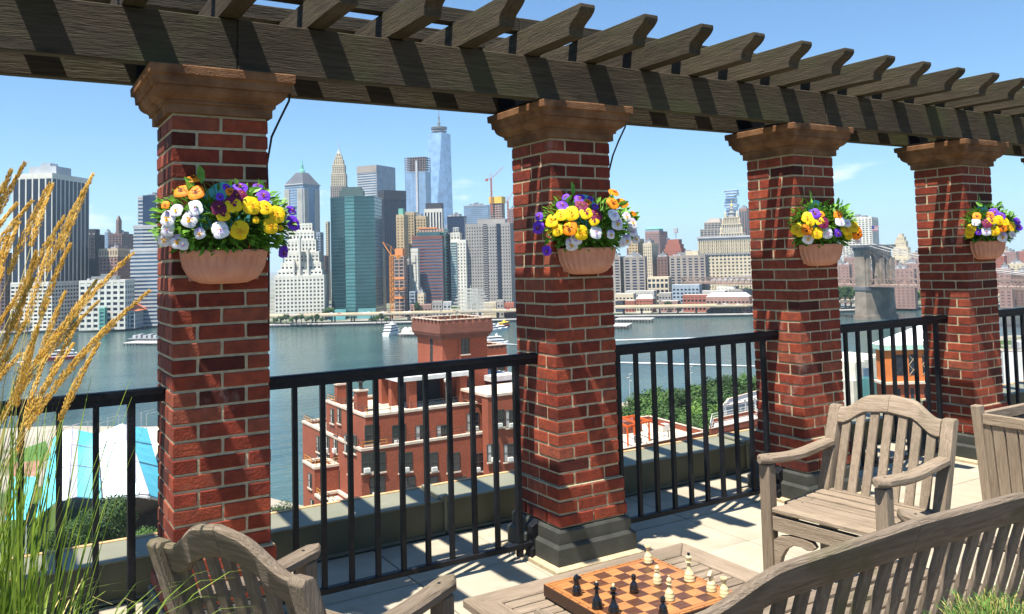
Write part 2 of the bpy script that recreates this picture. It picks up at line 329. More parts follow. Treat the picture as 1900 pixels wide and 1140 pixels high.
# cables at the pillar tops
for X0, lab in ((0, 'thin black cable on the right side of the pillar nearest the golden grass'), (PS, 'thin black cable on the right side of the pillar beside the chess table')):
    q = MB(); q.tube([(X0+PW+.09, -.06, ZT+.16), (X0+PW+.085, -.04, ZT+.08), (X0+PW+.05, -.02, ZT+.0), (X0+PW+.015, -.01, ZT-.08), (X0+PW+.004, .03, ZT-.2), (X0+PW+.009, .03, ZT-.4), (X0+PW+.007, .03, ZT-.75), (X0+PW+.003, .03, ZT-1.0)], .005, 6)
    tag(q.build('cable', CABLE, smooth=True), lab, 'cable')
# railing sections
RL = ['section of black iron railing behind the golden grass, at the left edge', 'section of black iron railing in front of the castle like brick building',
      'section of black iron railing in front of the dark green park tree tops', 'section of black iron railing in front of the orange building, behind the empty armchair',
      'section of black iron railing at the right edge, behind the planter box']
bal = MB(); bal.box(-.0115, .0115, -.0115, .0115, ZF+.095, 1.07); balm = bal.mesh('baluster', IRON)
pst = MB(); pst.box(-.0155, .0155, -.0155, .0155, ZF+.03, 1.085); pstm = pst.mesh('post', IRON, bevel=.003)
br = MB(); br.prism([(-.075, 0), (.0, 0), (.0, .03), (-.02, .06), (-.02, .13), (.0, .16), (.0, .20), (-.075, .17), (-.075, .13), (-.06, .12), (-.06, .06), (-.075, .05)], -.035, .035, 1); brm = br.mesh('wall_bracket', IRON, bevel=.003)
firsts = [-1.49, .56, 2.454, 4.344, 6.234]
for k in range(5):
    xa, xb = (k-1)*PS+PW+.002, k*PS-.002
    t = empty('railing', (xa, PW/2, 0), 0, RL[k], 'railing', 'black iron railing sections between the pillars')
    L_ = xb-xa
    q = MB(); q.box(0, L_, -.024, .024, 1.098, 1.128); q.build('top_rail', IRON, t, bevel=.005)
    q = MB(); q.box(0, L_, -.015, .015, 1.07, 1.0975); q.build('under_rail', IRON, t)
    q = MB(); q.box(0, L_, -.018, .018, ZF+.072, ZF+.10); q.build('bottom_rail', IRON, t, bevel=.003)
    link('post', pstm, t, (.030, 0, 0)); link('post', pstm, t, (1.36, 0, 0))
    x = .028+.138
    step = (L_-.075-.028)/10
    for i in range(1, 10): link('baluster', balm, t, (.030+.133*i, 0, 0))
    link('wall_bracket', brm, t, (L_, 0, .05)); link('wall_bracket', brm, t, (0, 0, .05), rot=(0, 0, pi))
# ------------------------------------------------------------------ furniture
def curve_plank(q, fn_top, fn_bot, y0, y1, x0, x1, n=14, lean=0.0):
    secs = []
    for i in range(n+1):
        y = y0+(y1-y0)*i/n; zt, zb = fn_top(y), fn_bot(y); r = .008
        def P(x, z): return (x-(z-.44)*lean, y, z)
        secs.append([P(x0, zb+r), P(x0+r, zb), P(x1-r, zb), P(x1, zb+r), P(x1, zt-r*1.2), P(x1-r*1.2, zt), P(x0+r*1.2, zt), P(x0, zt-r*1.2)])
    q.sweep(secs)
def smooth(t): t = max(0, min(1, t)); return t*t*(3-2*t)
def teak_seat(name, loc, rz, label, cat, hw, ztop, hump, flat, nslat, TK, rail=.075, depth=.475, group=None, arm=.655):
    t = empty(name, loc, rz, label, cat, group); lean = .33
    top = lambda y: ztop-.006+hump*smooth((hw-.045-abs(y))/(hw-.045-flat))+(.012*(1-min(1, abs(y)/flat)) if flat else 0)
    bot = lambda y: top(y)-rail-.006*cos(min(1, abs(y)/hw)*pi/2)
    inner = hw-.03
    q = MB(); curve_plank(q, top, bot, -inner, -.001, -.018, .020, 16, lean); q.build('crest_rail', TK[1], t, smooth=True)
    q = MB(); curve_plank(q, top, bot, .001, inner, -.018, .020, 16, lean); q.build('crest_rail', TK[1], t, smooth=True)
    for s in (-1, 1):                                              # rear posts, leaning above the seat
        q = MB(); y0, y1 = s*hw-.028, s*hw+.028
        pts = [(.022, .0), (.022, .44), (.022-(ztop-.44)*lean, ztop-.012), (.012-(ztop-.44)*lean, ztop), (-.018-(ztop-.44)*lean, ztop+.002), (-.030-(ztop-.44)*lean, ztop-.012), (-.032, .44), (-.032-.05, .0)]
        q.prism(pts, y0, y1, 1); q.build('rear_post', TK[2], t, bevel=.006, seg=2, smooth=True)
        q = MB(); q.box(depth-.085, depth-.03, s*hw-.027, s*hw+.027, .0, arm-.020); q.build('front_leg', TK[2], t, bevel=.004)
        q = MB(); secs = []                                        # arm: bowed plank with a rounded tip
        for i in range(19):
            u = i/18; x = -.055+(depth+.055)*u; z = arm+.006*cos(u*2*pi)-.008*sin(u*pi)
            w = .030+.006*u; 
            if u > .92: w *= sqrt(max(.08, 1-((u-.92)/.083)**2))
            r = .009; h = .036; yc = s*hw
            secs.append([(x, yc-w, z-h/2+r), (x, yc-w+r, z-h/2), (x, yc+w-r, z-h/2), (x, yc+w, z-h/2+r), (x, yc+w, z+h/2-r), (x, yc+w-r, z+h/2), (x, yc-w+r, z+h/2), (x, yc-w, z+h/2-r)])
        q.sweep(secs); q.build('armrest', TK[0], t, smooth=True)
        q = MB(); q.box(.022, depth-.085, s*hw-.016, s*hw+.016, .345, .415); q.build('side_rail', TK[0], t, bevel=.003)
        q = MB()                                                   # curved knee bracket under the front apron
        arc = [(s*(hw-.028-d_), z_) for d_, z_ in ((0, .30), (.03, .325), (.08, .338), (.15, .343), (.20, .335), (.215, .318), (.20, .302), (.17, .296), (.14, .304), (.10, .300), (.065, .275), (.04, .235), (.022, .18), (.010, .12), (0, .10))]
        if name != 'garden_bench': q.prism(arc, depth-.072, depth-.042, 0); q.build('knee_bracket', TK[1], t, bevel=.002)
    q = MB(); q.box(depth-.075, depth-.04, -hw+.028, hw-.028, .346, .412); q.build('front_apron', TK[1], t, bevel=.003)
    q = MB(); q.box(-.02, .018, -hw+.03, hw-.03, .40, .45); q.build('lower_back_rail', TK[1], t, bevel=.003)
    for i in range(6):
        x0 = .030+i*(depth-.05)/6
        q = MB(); a = hw-.03 if i < 4 else hw+.0
        a = hw-.032 if i >= 4 else hw+.01
        if i == 5: a = hw-.032
        zz = .424+.004*abs(i-2.5)-.006
        q.box(x0, x0+(depth-.05)/6-.014, -a, a, zz, zz+.020); q.build('seat_slat', TK[1], t, bevel=.003)
    q = MB()
    for s in (-1, 1):
        for z in (.37, .40): q.lathe([(.006, 0), (.006, .0015)], 8, (depth-.058, s*hw*.0+s*(hw-.0), z)) if False else None
        for yy in (s*hw,):
            for x_ in (depth-.045, depth-.070): q.lathe([(.0055, -.001), (.0055, .0015)], 8, (x_, yy, arm+.0185))
        for i in range(6): q.lathe([(.004, 0), (.004, .0012)], 6, (.05+i*(depth-.05)/6, s*(hw-.06), .4395))
    tag(q.build('screw_plugs', IRON, t), kind='stuff')
    span = 2*(hw-.028)
    for i in range(nslat):
        y = -hw+.028+span*(i+.62)/(nslat+.24); w = .021
        q = MB(); zb, z1 = .445, (bot(y-w)+bot(y+w))/2+.012
        X = lambda z: -(z-.44)*lean
        secs = [[(X(z)-.007, y-w, z), (X(z)+.008, y-w, z), (X(z)+.008, y+w, z), (X(z)-.007, y+w, z)] for z in (zb, z1)]
        q.sweep(secs); q.build('back_slat', TK[2], t, bevel=.002)
    return t
teak_seat('garden_armchair', (2.885, -1.165, ZF), radians(186), 'empty weathered teak armchair with open slatted back facing the chess table', 'armchair', .28, .835, .068, .10, 7, TEAK, depth=.505, group='teak armchairs at the chess table')
teak_seat('garden_armchair', (.035, -1.285, ZF), radians(25.5), 'teak armchair seen from behind in the lower left corner, mossy slats in its back', 'armchair', .29, .825, .085, .07, 7, TEAKG, rail=.085, arm=.618, group='teak armchairs at the chess table')
teak_seat('garden_bench', (1.49, -2.145, ZF), radians(90), 'long slatted teak bench seen from behind in the lower right corner', 'bench', .81, .80, .068, .50, 19, TEAKG, rail=.09, arm=.60)
# low table
tb = empty('garden_table', (0, 0, 0), 0, 'low weathered teak table with slatted top under the chessboard', 'table')
TX0, TX1, TY0, TY1, TZ = .76, 1.765, -1.93, -1.065, .475
bw = .10
q = MB(); q.prism([(TX0, TY1), (TX1, TY1), (TX1-bw, TY1-bw), (TX0+bw, TY1-bw)], TZ-.03, TZ, 2); q.build('frame_board', TEAK[0], tb, bevel=.004)
q = MB(); q.prism([(TX0, TY0), (TX1, TY0), (TX1-bw, TY0+bw), (TX0+bw, TY0+bw)], TZ-.03, TZ, 2); q.build('frame_board', TEAK[0], tb, bevel=.004)
q = MB(); q.prism([(TX0, TY0+.001), (TX0, TY1-.001), (TX0+bw-.001, TY1-bw), (TX0+bw-.001, TY0+bw)], TZ-.03, TZ-.001, 2); q.build('frame_board', TEAK[1], tb, bevel=.004)
q = MB(); q.prism([(TX1, TY0+.001), (TX1, TY1-.001), (TX1-bw+.001, TY1-bw), (TX1-bw+.001, TY0+bw)], TZ-.03, TZ-.001, 2); q.build('frame_board', TEAK[1], tb, bevel=.004)
ns = 12; st = (TY1-TY0-2*bw)/ns
for i in range(ns):
    y = TY0+bw+i*st
    q = MB(); q.box(TX0+bw+.004, TX1-bw-.004, y+.005, y+st-.005, TZ-.024, TZ-.004); q.build('table_slat', TEAK[0], tb, bevel=.003)
for x in (TX0+.05, TX1-.11):
    for y in (TY0+.05, TY1-.11):
        q = MB(); q.box(x, x+.06, y, y+.06, ZF, TZ-.031); q.build('leg', TEAK[2], tb, bevel=.003)
for y in (TY0+.07, TY1-.10):
    q = MB(); q.box(TX0+.112, TX1-.112, y, y+.03, TZ-.10, TZ-.031); q.build('apron', TEAK[0], tb)
q = MB(); q.box(TX0+.5, TX0+.56, TY0+.101, TY1-.101, TZ-.06, TZ-.031); q.build('cross_brace', TEAK[1], tb)
# chessboard
DKSQ = wood('board_walnut', (.055, .022, .012), (.115, .05, .028), 0, rough=.32, bump=.1, rnd=.12, sc=3)
LTSQ = wood('board_maple', (.33, .135, .042), (.43, .20, .075), 0, rough=.32, bump=.1, rnd=.08, sc=3)
BFR = wood('board_frame', (.31, .12, .036), (.39, .17, .058), 0, rough=.35, bump=.1, rnd=.02, sc=3)
BSIDE = M('board_edge', (.035, .018, .012), (.055, .028, .018), rough=.4, scale=20, stretch=(1, 8, 8))
BXc, BYc, BWx, BWy, BZ = 1.2365, -1.437, .478, .452, TZ+.043
bo = empty('chessboard', (BXc, BYc, TZ+.003), 0, 'folding wooden chessboard with dark walnut and orange maple squares on the low table', 'chessboard')
zt = BZ-TZ-.003
for s in (-1, 1):
    q = MB(); x0, x1 = (-BWx/2, -.0008) if s < 0 else (.0008, BWx/2)
    q.box(x0, x1, -BWy/2, BWy/2, 0, zt-.001); q.build('board_half', BSIDE, bo, bevel=.0015)
fw = .030; sx, sy = (BWx-2*fw)/8, (BWy-2*fw)/8
for s in (-1, 1):
    x0, x1 = (-BWx/2+.002, -.001) if s < 0 else (.001, BWx/2-.002)
    for a, c in ((-BWy/2+.002, -BWy/2+fw-.001), (BWy/2-fw+.001, BWy/2-.002)):
        q = MB(); q.box(x0, x1, a, c, zt-.001, zt+.0005); q.build('border_strip', BFR, bo)
    xa, xb = (-BWx/2+.002, -BWx/2+fw-.001) if s < 0 else (BWx/2-fw+.001, BWx/2-.002)
    q = MB(); q.box(xa, xb, -BWy/2+fw, BWy/2-fw, zt-.001, zt+.0004); q.build('border_strip', BFR, bo)
    q = MB()
    xi = s*(BWx/2-fw*.42)
    q.box(min(xi, xi+s*.0014), max(xi, xi+s*.0014), -BWy/2+fw*.42, BWy/2-fw*.42, zt+.0005, zt+.0009)
    for y in (-BWy/2+fw*.42, BWy/2-fw*.42-.0014):
        q.box(min(xi, s*.001), max(xi, s*.001), y, y+.0014, zt+.0006, zt+.001)
    q.build('inlay_line', BSIDE, bo)
sqm = []
for mt_ in (DKSQ, LTSQ):
    q = MB(); q.box(-sx/2+.0002, sx/2-.0002, -sy/2+.0002, sy/2-.0002, 0, .0016); sqm.append(q.mesh('square', mt_))
for i in range(8):
    for j in range(8):
        link('square', sqm[(i+j+1) % 2], bo, (-BWx/2+fw+sx*(i+.5), BWy/2-fw-sy*(j+.5), zt-.001))
INK = M('ink', (.05, .02, .01), rough=.6)
def letters(txt, x, y, rot):
    cu = bpy.data.curves.new('t', 'FONT'); cu.body = txt; cu.size = .011; cu.align_x = 'CENTER'; cu.align_y = 'CENTER'; cu.extrude = .0002
    ob = bpy.data.objects.new('t', cu); COL.objects.link(ob)
    dg = bpy.context.evaluated_depsgraph_get(); me = bpy.data.meshes.new_from_object(ob.evaluated_get(dg)); bpy.data.objects.remove(ob)
    me.materials.clear(); me.materials.append(INK); link('notation_mark', me, bo, (x, y, zt+.0008), (0, 0, rot))
for i in range(8):
    letters(str(i+1), -BWx/2+fw+sx*(i+.5), BWy/2-fw*.2, pi); letters(str(i+1), -BWx/2+fw+sx*(i+.5), -BWy/2+fw*.2, 0)
    letters('ABCDEFGH'[i], -BWx/2+fw*.2, BWy/2-fw-sy*(i+.5), -pi/2); letters('ABCDEFGH'[i], BWx/2-fw*.2, BWy/2-fw-sy*(i+.5), pi/2)
# chessmen
BLK = M('black_lacquer', (.006, .006, .007), rough=.12, spec=.6, coat=.4); IVO = M('ivory_lacquer', (.60, .49, .26), (.66, .56, .33), rough=.22, scale=20, spec=.5, coat=.2)
FEL = M('dark_felt', (.01, .012, .01), rough=1)
def base_prof(r, h):  # three stacked swellings as in turned chessmen
    return [(r*.96, 0), (r, .0015), (r, .005), (r*.94, .0075), (r*.98, .010), (r*.97, .015), (r*.84, .019), (r*.83, .0205), (r*.86, .022), (r*.80, .026), (r*.62, .030)]
def chessman(kind, x, y, white, label, rz=0, group=None):
    MT = IVO if white else BLK; OT = BLK if white else IVO
    nm = {'p': 'chess_pawn', 'r': 'chess_rook', 'k': 'chess_king', 'q': 'chess_queen', 'b': 'chess_bishop', 'n': 'chess_knight'}[kind]
    t = empty(nm, (x, y, BZ+.002), rz, label, 'chess piece', group)
    q = MB(); R_ = {'p': .0155, 'r': .0165, 'k': .019, 'q': .018, 'b': .0165, 'n': .0168}[kind]
    bp = base_prof(R_, 0)
    q.lathe([(R_*.9, .0001), (R_*.9, .0006)], 20); q.build('felt_disc', FEL, t)
    q = MB()
    if kind == 'p':
        q.lathe(bp+[(.0065, .034), (.005, .038), (.0045, .0405), (.0088, .0415), (.0088, .043), (.005, .0438)], 24); q.build('body', MT, t, smooth=True)
        q = MB(); q.lathe([(.0032, .0435), (.0058, .0448), (.0078, .0475), (.0085, .0505), (.0076, .0545), (.0052, .0572), (.001, .0585)], 20); q.build('head', MT, t, smooth=True)
    elif kind == 'r':
        q.lathe(bp+[(.0080, .035), (.0065, .042), (.0068, .046), (.0095, .049), (.0098, .051), (.008, .052)], 24); q.build('body', MT, t, smooth=True)
        q = MB()
        q.lathe([(.0078, .0518), (.0112, .0545), (.0115, .0575), (.007, .0576)], 24)
        for i in range(6):
            a0 = i*pi/3; pts = [(.0115*cos(a0+d), .0115*sin(a0+d)) for d in (-.35, 0, .35)]+[(.0078*cos(a0+d), .0078*sin(a0+d)) for d in (.35, 0, -.35)]
            q.prism(pts, .0572, .0605, 2)
        q.build('battlement', MT, t)
    elif kind == 'b':
        q.lathe(bp+[(.0068, .036), (.0052, .043), (.0047, .049), (.0100, .0505), (.0100, .052), (.005, .0532)], 24); q.build('body', MT, t, smooth=True)
        q = MB(); q.lathe([(.004, .053), (.0072, .056), (.0088, .060), (.0082, .0645), (.0055, .069), (.0026, .0715), (.0022, .0725)], 20); q.build('mitre', MT, t, smooth=True)
        q = MB(); q.lathe([(.0018, .0722), (.003, .074), (.0028, .0762), (.0006, .0775)], 12); q.build('finial', MT, t, smooth=True)
    elif kind == 'q':
        q.lathe(bp+[(.0075, .037), (.0055, .047), (.0048, .057), (.0105, .0588), (.0108, .0605), (.0055, .062)], 24); q.build('body', MT, t, smooth=True)
        q = MB(); q.lathe([(.0045, .0618), (.006, .066), (.0088, .0725), (.0094, .0745), (.006, .0765), (.003, .0775)], 20); q.build('coronet', MT, t, smooth=True)
        q = MB(); q.lathe([(.002, .0772), (.0034, .0792), (.0030, .0818), (.0008, .083)], 12); q.build('finial', OT, t, smooth=True)
    elif kind == 'k':
        q.lathe(bp+[(.0085, .038), (.0062, .048), (.0055, .060), (.0115, .0618), (.0118, .0638), (.0060, .0655)], 24); q.build('body', MT, t, smooth=True)
        q = MB(); q.lathe([(.0055, .0652), (.0070, .070), (.0110, .078), (.0108, .0800), (.0055, .0838), (.004, .0842)], 20); q.build('crown', MT, t, smooth=True)
        q = MB(); q.lathe([(.0036, .084), (.0046, .0850), (.0050, .0920), (.0042, .0932), (.001, .0936)], 14); q.build('finial', OT, t, smooth=True)
    else:
        q.lathe(bp+[(.0095, .031), (.0095, .0325)], 24); q.build('body', MT, t, smooth=True)
        q = MB()   # horse head, facing local +x
        out = [(-.0095, .0325), (.0075, .0325), (.0085, .038), (.0065, .044), (.0055, .048), (.0095, .0505), (.0155, .0500), (.0172, .0535), (.0150, .0570), (.0085, .0605), (.0045, .0640), (.0015, .0665), (-.0012, .0640), (-.0060, .0620), (-.0095, .0570), (-.0110, .0500), (-.0105, .0410)]
        n = len(out); cxm, czm = -.001, .05
        secs = []
        for yy, k_ in ((-.0058, .72), (-.0042, .95), (0, 1.02), (.0042, .95), (.0058, .72)):
            secs.append([(cxm+(a-cxm)*k_, yy, (czm+(c_-czm)*k_) if c_ > .0330 else .0325) for a, c_ in out])
        q.sweep(secs); q.build('horse_head', MT, t, smooth=True)
    return t
chessman('n', 1.036, -1.355, 0, 'black knight, leftmost piece on the chessboard', radians(-20))
chessman('q', 1.027, -1.478, 0, 'black queen with small ivory tip between the black knight and black king')
chessman('k', 1.040, -1.548, 0, 'black king with ivory finial nearest the lower edge of the board')
chessman('p', 1.204, -1.445, 0, 'black pawn in the middle of the board beside the fold')
chessman('p', 1.160, -1.640, 0, 'black pawn at the bottom of the picture, right of the black king')
chessman('r', 1.420, -1.262, 1, 'ivory rook at the far corner of the board')
chessman('p', 1.317, -1.431, 1, 'ivory pawn between the black pawn and the ivory king')
chessman('b', 1.256, -1.561, 1, 'ivory bishop in front of the ivory pawn')
chessman('k', 1.421, -1.476, 1, 'ivory king with black finial')
chessman('n', 1.418, -1.583, 1, 'ivory knight with tilted head right of the ivory king', radians(200))
chessman('r', 1.420, -1.640, 1, 'ivory rook at the right corner of the board, nearest the bench')
# ------------------------------------------------------------------ planter box
pl = empty('planter_box', (0, 0, 0), 0, 'square teak planter box of upright slats at the right edge', 'planter')
PX, PY, PH, PD = 4.42, -.80, .62, .62
fl_ = .03
def PXY(a, b_, z):
    k_ = fl_*z/PH; return (PX+a*(PD)+(k_ if a > .5 else -k_)*1, PY-b_*PD-(k_ if b_ > .5 else -k_), ZF+z)
for a, b_ in ((0, 0), (1, 0), (1, 1), (0, 1)):
    q = MB(); p0, p1 = Vector(PXY(a, b_, 0)), Vector(PXY(a, b_, PH+.045)); q.bar(p0, p1, .055, .055, (1, 0, 0)); q.build('corner_post', TEAK[2], pl, bevel=.004)
for (a0, b0), (a1, b1) in (((0, 0), (0, 1)), ((0, 0), (1, 0)), ((1, 0), (1, 1)), ((0, 1), (1, 1))):
    ax_ = 1 if a0 == a1 else 0
    for zz, hh in ((PH-.03, .06), (.08, .06)):
        q = MB(); p0, p1 = Vector(PXY(a0, b0, zz)), Vector(PXY(a1, b1, zz)); d = (p1-p0).normalized(); q.bar(p0+d*.032, p1-d*.032, .035, hh); q.build('frame_rail', TEAK[ax_], pl, bevel=.003)
    for i in range(9):
        f = (i+.5)/9
        q = MB(); P0, P1 = Vector(PXY(a0, b0, .11)), Vector(PXY(a1, b1, .11)); Q0, Q1 = Vector(PXY(a0, b0, PH-.06)), Vector(PXY(a1, b1, PH-.06))
        lo_, hi_ = P0+(P1-P0)*f, Q0+(Q1-Q0)*f
        w_ = (P1-P0).length/9-.006
        q.bar(lo_, hi_, w_ if ax_ == 0 else .016, .016 if ax_ == 0 else w_, (0, 1, 0) if ax_ == 0 else (0, 1, 0)); q.build('panel_slat', TEAK[2], pl, bevel=.002)
SOIL = M('potting_soil', (.03, .02, .012), (.06, .04, .025), scale=40, rough=1)
q = MB(); q.box(PX+.03, PX+PD-.03, PY-PD+.03, PY-.03, ZF+.15, ZF+PH-.09); q.build('soil', SOIL, pl)
# ------------------------------------------------------------------ leaves and flowers
def leafmat(name, c1, c2, rough=.5, sc=3, rnd=.25, trans=.25):
    mt_ = M(name, c1, c2, rough=rough, scale=sc, rnd=rnd, spec=.35)
    N = mt_.node_tree.nodes; L = mt_.node_tree.links; b_ = N['Principled BSDF']; ou = N['Material Output']
    tr = N.new('ShaderNodeBsdfTranslucent'); L.new(b_.inputs['Base Color'].links[0].from_socket, tr.inputs[0]); mx = N.new('ShaderNodeMixShader'); mx.inputs[0].default_value = trans
    L.new(b_.outputs[0], mx.inputs[1]); L.new(tr.outputs[0], mx.inputs[2]); L.new(mx.outputs[0], ou.inputs[0]); return mt_
LEAF = leafmat('fresh_leaf', (.09, .25, .02), (.22, .46, .055), sc=30)
def add_leaf(q, p, d, up, L_, w_, fold=.25):
    d = d.normalized(); s_ = d.cross(up)
    s_ = s_.normalized() if s_.length > .01 else Vector((1, 0, 0)); n_ = s_.cross(d)
    mid = p+d*L_*.5-n_*fold*w_*.5; tip = p+d*L_-n_*L_*.12
    q.add([p, p+d*L_*.28+s_*w_*.42, p+d*L_*.65+s_*w_*.4, tip, p+d*L_*.65-s_*w_*.4, p+d*L_*.28-s_*w_*.42, mid], [(0, 1, 6), (1, 2, 6), (2, 3, 6), (3, 4, 6), (4, 5, 6), (5, 0, 6)])
PET = {}
def petmat(n_, a, c_, trans=.3): PET[n_] = leafmat(n_+'_petal', a, c_, sc=60, rnd=.12, trans=trans, rough=.6)
petmat('yellow', (.95, .56, .004), (.98, .72, .01)); petmat('orange', (.92, .22, .004), (.98, .34, .01)); petmat('purple', (.14, .03, .55), (.22, .06, .75))
petmat('white', (.86, .84, .90), (.92, .91, .93)); petmat('lilac', (.58, .42, .78), (.70, .56, .85)); petmat('maroon', (.16, .008, .06), (.24, .015, .09)); petmat('dark', (.10, .02, .012), (.20, .04, .01)); petmat('gold', (.85, .40, .01), (.9, .5, .02))
def pansy_mesh(lo_, up_, eye):
    q = MB(); mats = [PET[lo_], PET[up_], PET[eye], PET['gold']]
    def petal(ang, L_, w_, zoff, slot):
        q.cur = slot; d = Vector((cos(ang), sin(ang), 0)); s_ = Vector((-sin(ang), cos(ang), 0)); n = 11
        rim = []
        for i in range(n):
            a = -2.2+4.4*i/(n-1); rim.append(d*(L_*.50+L_*.5*cos(a))+s_*(w_*sin(a)*.62)+Vector((0, 0, zoff-.10*abs(sin(a*1.5))*L_*.6-.10*L_*(.5+.5*cos(a)))))
        c_ = d*L_*.5+Vector((0, 0, zoff+.004)); o_ = Vector((0, 0, zoff*.5-.001))
        q.add([o_, c_]+rim, [(1, 2+i, 3+i) for i in range(n-1)]+[(0, 2, 1), (0, 1, n+1)])
    for s_ in (-1, 1): petal(pi/2+s_*.48, .026, .026, .0, 1)
    for s_ in (-1, 1): petal(pi/2+s_*1.55, .023, .023, .003, 0)
    petal(-pi/2, .026, .036, .006, 0)
    q.cur = 2
    for a, L_ in ((-pi/2, .014), (-pi/2-.4, .012), (-pi/2+.4, .012), (0.1, .011), (pi-.1, .011)):
        d = Vector((cos(a), sin(a), 0)); s_ = Vector((-sin(a), cos(a), 0))
        q.add([Vector((0, 0, .0105)), d*L_*.7+s_*.003+Vector((0, 0, .0115)), d*L_+Vector((0, 0, .0105)), d*L_*.7-s_*.003+Vector((0, 0, .0115))], [(0, 1, 2), (0, 2, 3)])
    q.cur = 3; q.lathe([(.0028, .010), (.002, .0135), (.0003, .014)], 8)
    me = bpy.data.meshes.new('flower'); me.from_pydata(q.v, [], q.f)
    for x in mats: me.materials.append(x)
    me.polygons.foreach_set('material_index', q.mi); me.polygons.foreach_set('use_smooth', [True]*len(me.polygons)); return me
FLM = {'y': pansy_mesh('yellow', 'yellow', 'gold'), 'o': pansy_mesh('orange', 'orange', 'dark'), 'p': pansy_mesh('purple', 'purple', 'dark'), 'w': pansy_mesh('white', 'white', 'lilac'),
       'l': pansy_mesh('white', 'lilac', 'gold'), 'm': pansy_mesh('maroon', 'maroon', 'dark'), 'b': pansy_mesh('yellow', 'maroon', 'maroon')}
# flowers as (sideways, up, colour, size) in metres from the rim centre
F1 = [(232,325,'o',1.1),(183,388,'o',1.2),(245,398,'o',1.25),(113,452,'o',.6),(163,478,'l',.9),(127,512,'l',1.1),(242,470,'w',1.1),(222,520,'l',1.15),(108,600,'l',1.0),(165,612,'l',1.0),(190,625,'w',.8),(262,580,'l',.8),(350,567,'w',1.2),
      (440,373,'p',1.15),(525,355,'p',.8),(545,410,'p',1.1),(378,372,'p',.6),(683,468,'p',.8),(688,530,'p',1.15),(645,662,'p',.9),(521,698,'p',.75),(345,470,'m',1.1),(425,415,'m',1.0),(445,405,'m',.8),
      (488,458,'y',1.35),(550,465,'y',1.15),(605,495,'y',1.3),(575,548,'y',1.15),(436,568,'y',1.3),(362,500,'b',1.0),(407,455,'b',1.25),(395,395,'o',.7),(508,524,'y',.5),(625,556,'y',.4),(350,420,'p',.6),(125,560,'w',1.0)]
F1 = [((x-380)/2.477/462, (650-y)/2.477/440, c_, s_) for x, y, c_, s_ in F1]
F2 = [(-x, z, c_, s_) for x, z, c_, s_ in F1]+[(-.105, .10, 'o', 1.35), (-.10, .02, 'l', 1.2), (-.075, .045, 'w', 1.1)]
c3 = [(898,25,'y',1.3),(912,48,'y',1.0),(840,85,'y',1.3),(855,105,'y',1.0),(942,110,'y',1.3),(1090,95,'y',1.3),(1100,125,'y',1.0),(1130,80,'y',1.2),(893,88,'o',1.3),(1052,15,'o',1.1),(1142,110,'o',1.5),(965,10,'o',.8),(993,112,'w',1.2),(897,135,'l',1.3),(1060,48,'w',1.2),(935,5,'p',1.2),(1045,112,'p',.9),(975,55,'m',1.3),(955,45,'b',1.0),(1150,150,'w',.9),(1095,60,'w',.9)]
F3 = [((x-978)/2.467/345, (168-y)/2.467/345, c_, s_) for x, y, c_, s_ in c3]
c4 = [(1655,105,'y',1.3),(1645,130,'y',1.1),(1762,118,'y',1.3),(1785,62,'y',1.3),(1835,95,'y',1.4),(1810,70,'y',1.2),(1685,38,'o',1.1),(1798,100,'o',1.3),(1747,35,'o',1.0),(1725,118,'w',1.2),(1797,150,'l',1.3),(1680,68,'w',1.1),(1765,20,'p',1.2),(1800,38,'p',1.0),(1868,68,'p',1.0),(1873,98,'p',1.1),(1688,122,'p',.8),(1728,78,'m',1.2),(1750,62,'b',1.2),(1842,138,'w',.9)]
F4 = [((x-1742)/2.467/285, (168-y)/2.467/285, c_, s_) for x, y, c_, s_ in c4]
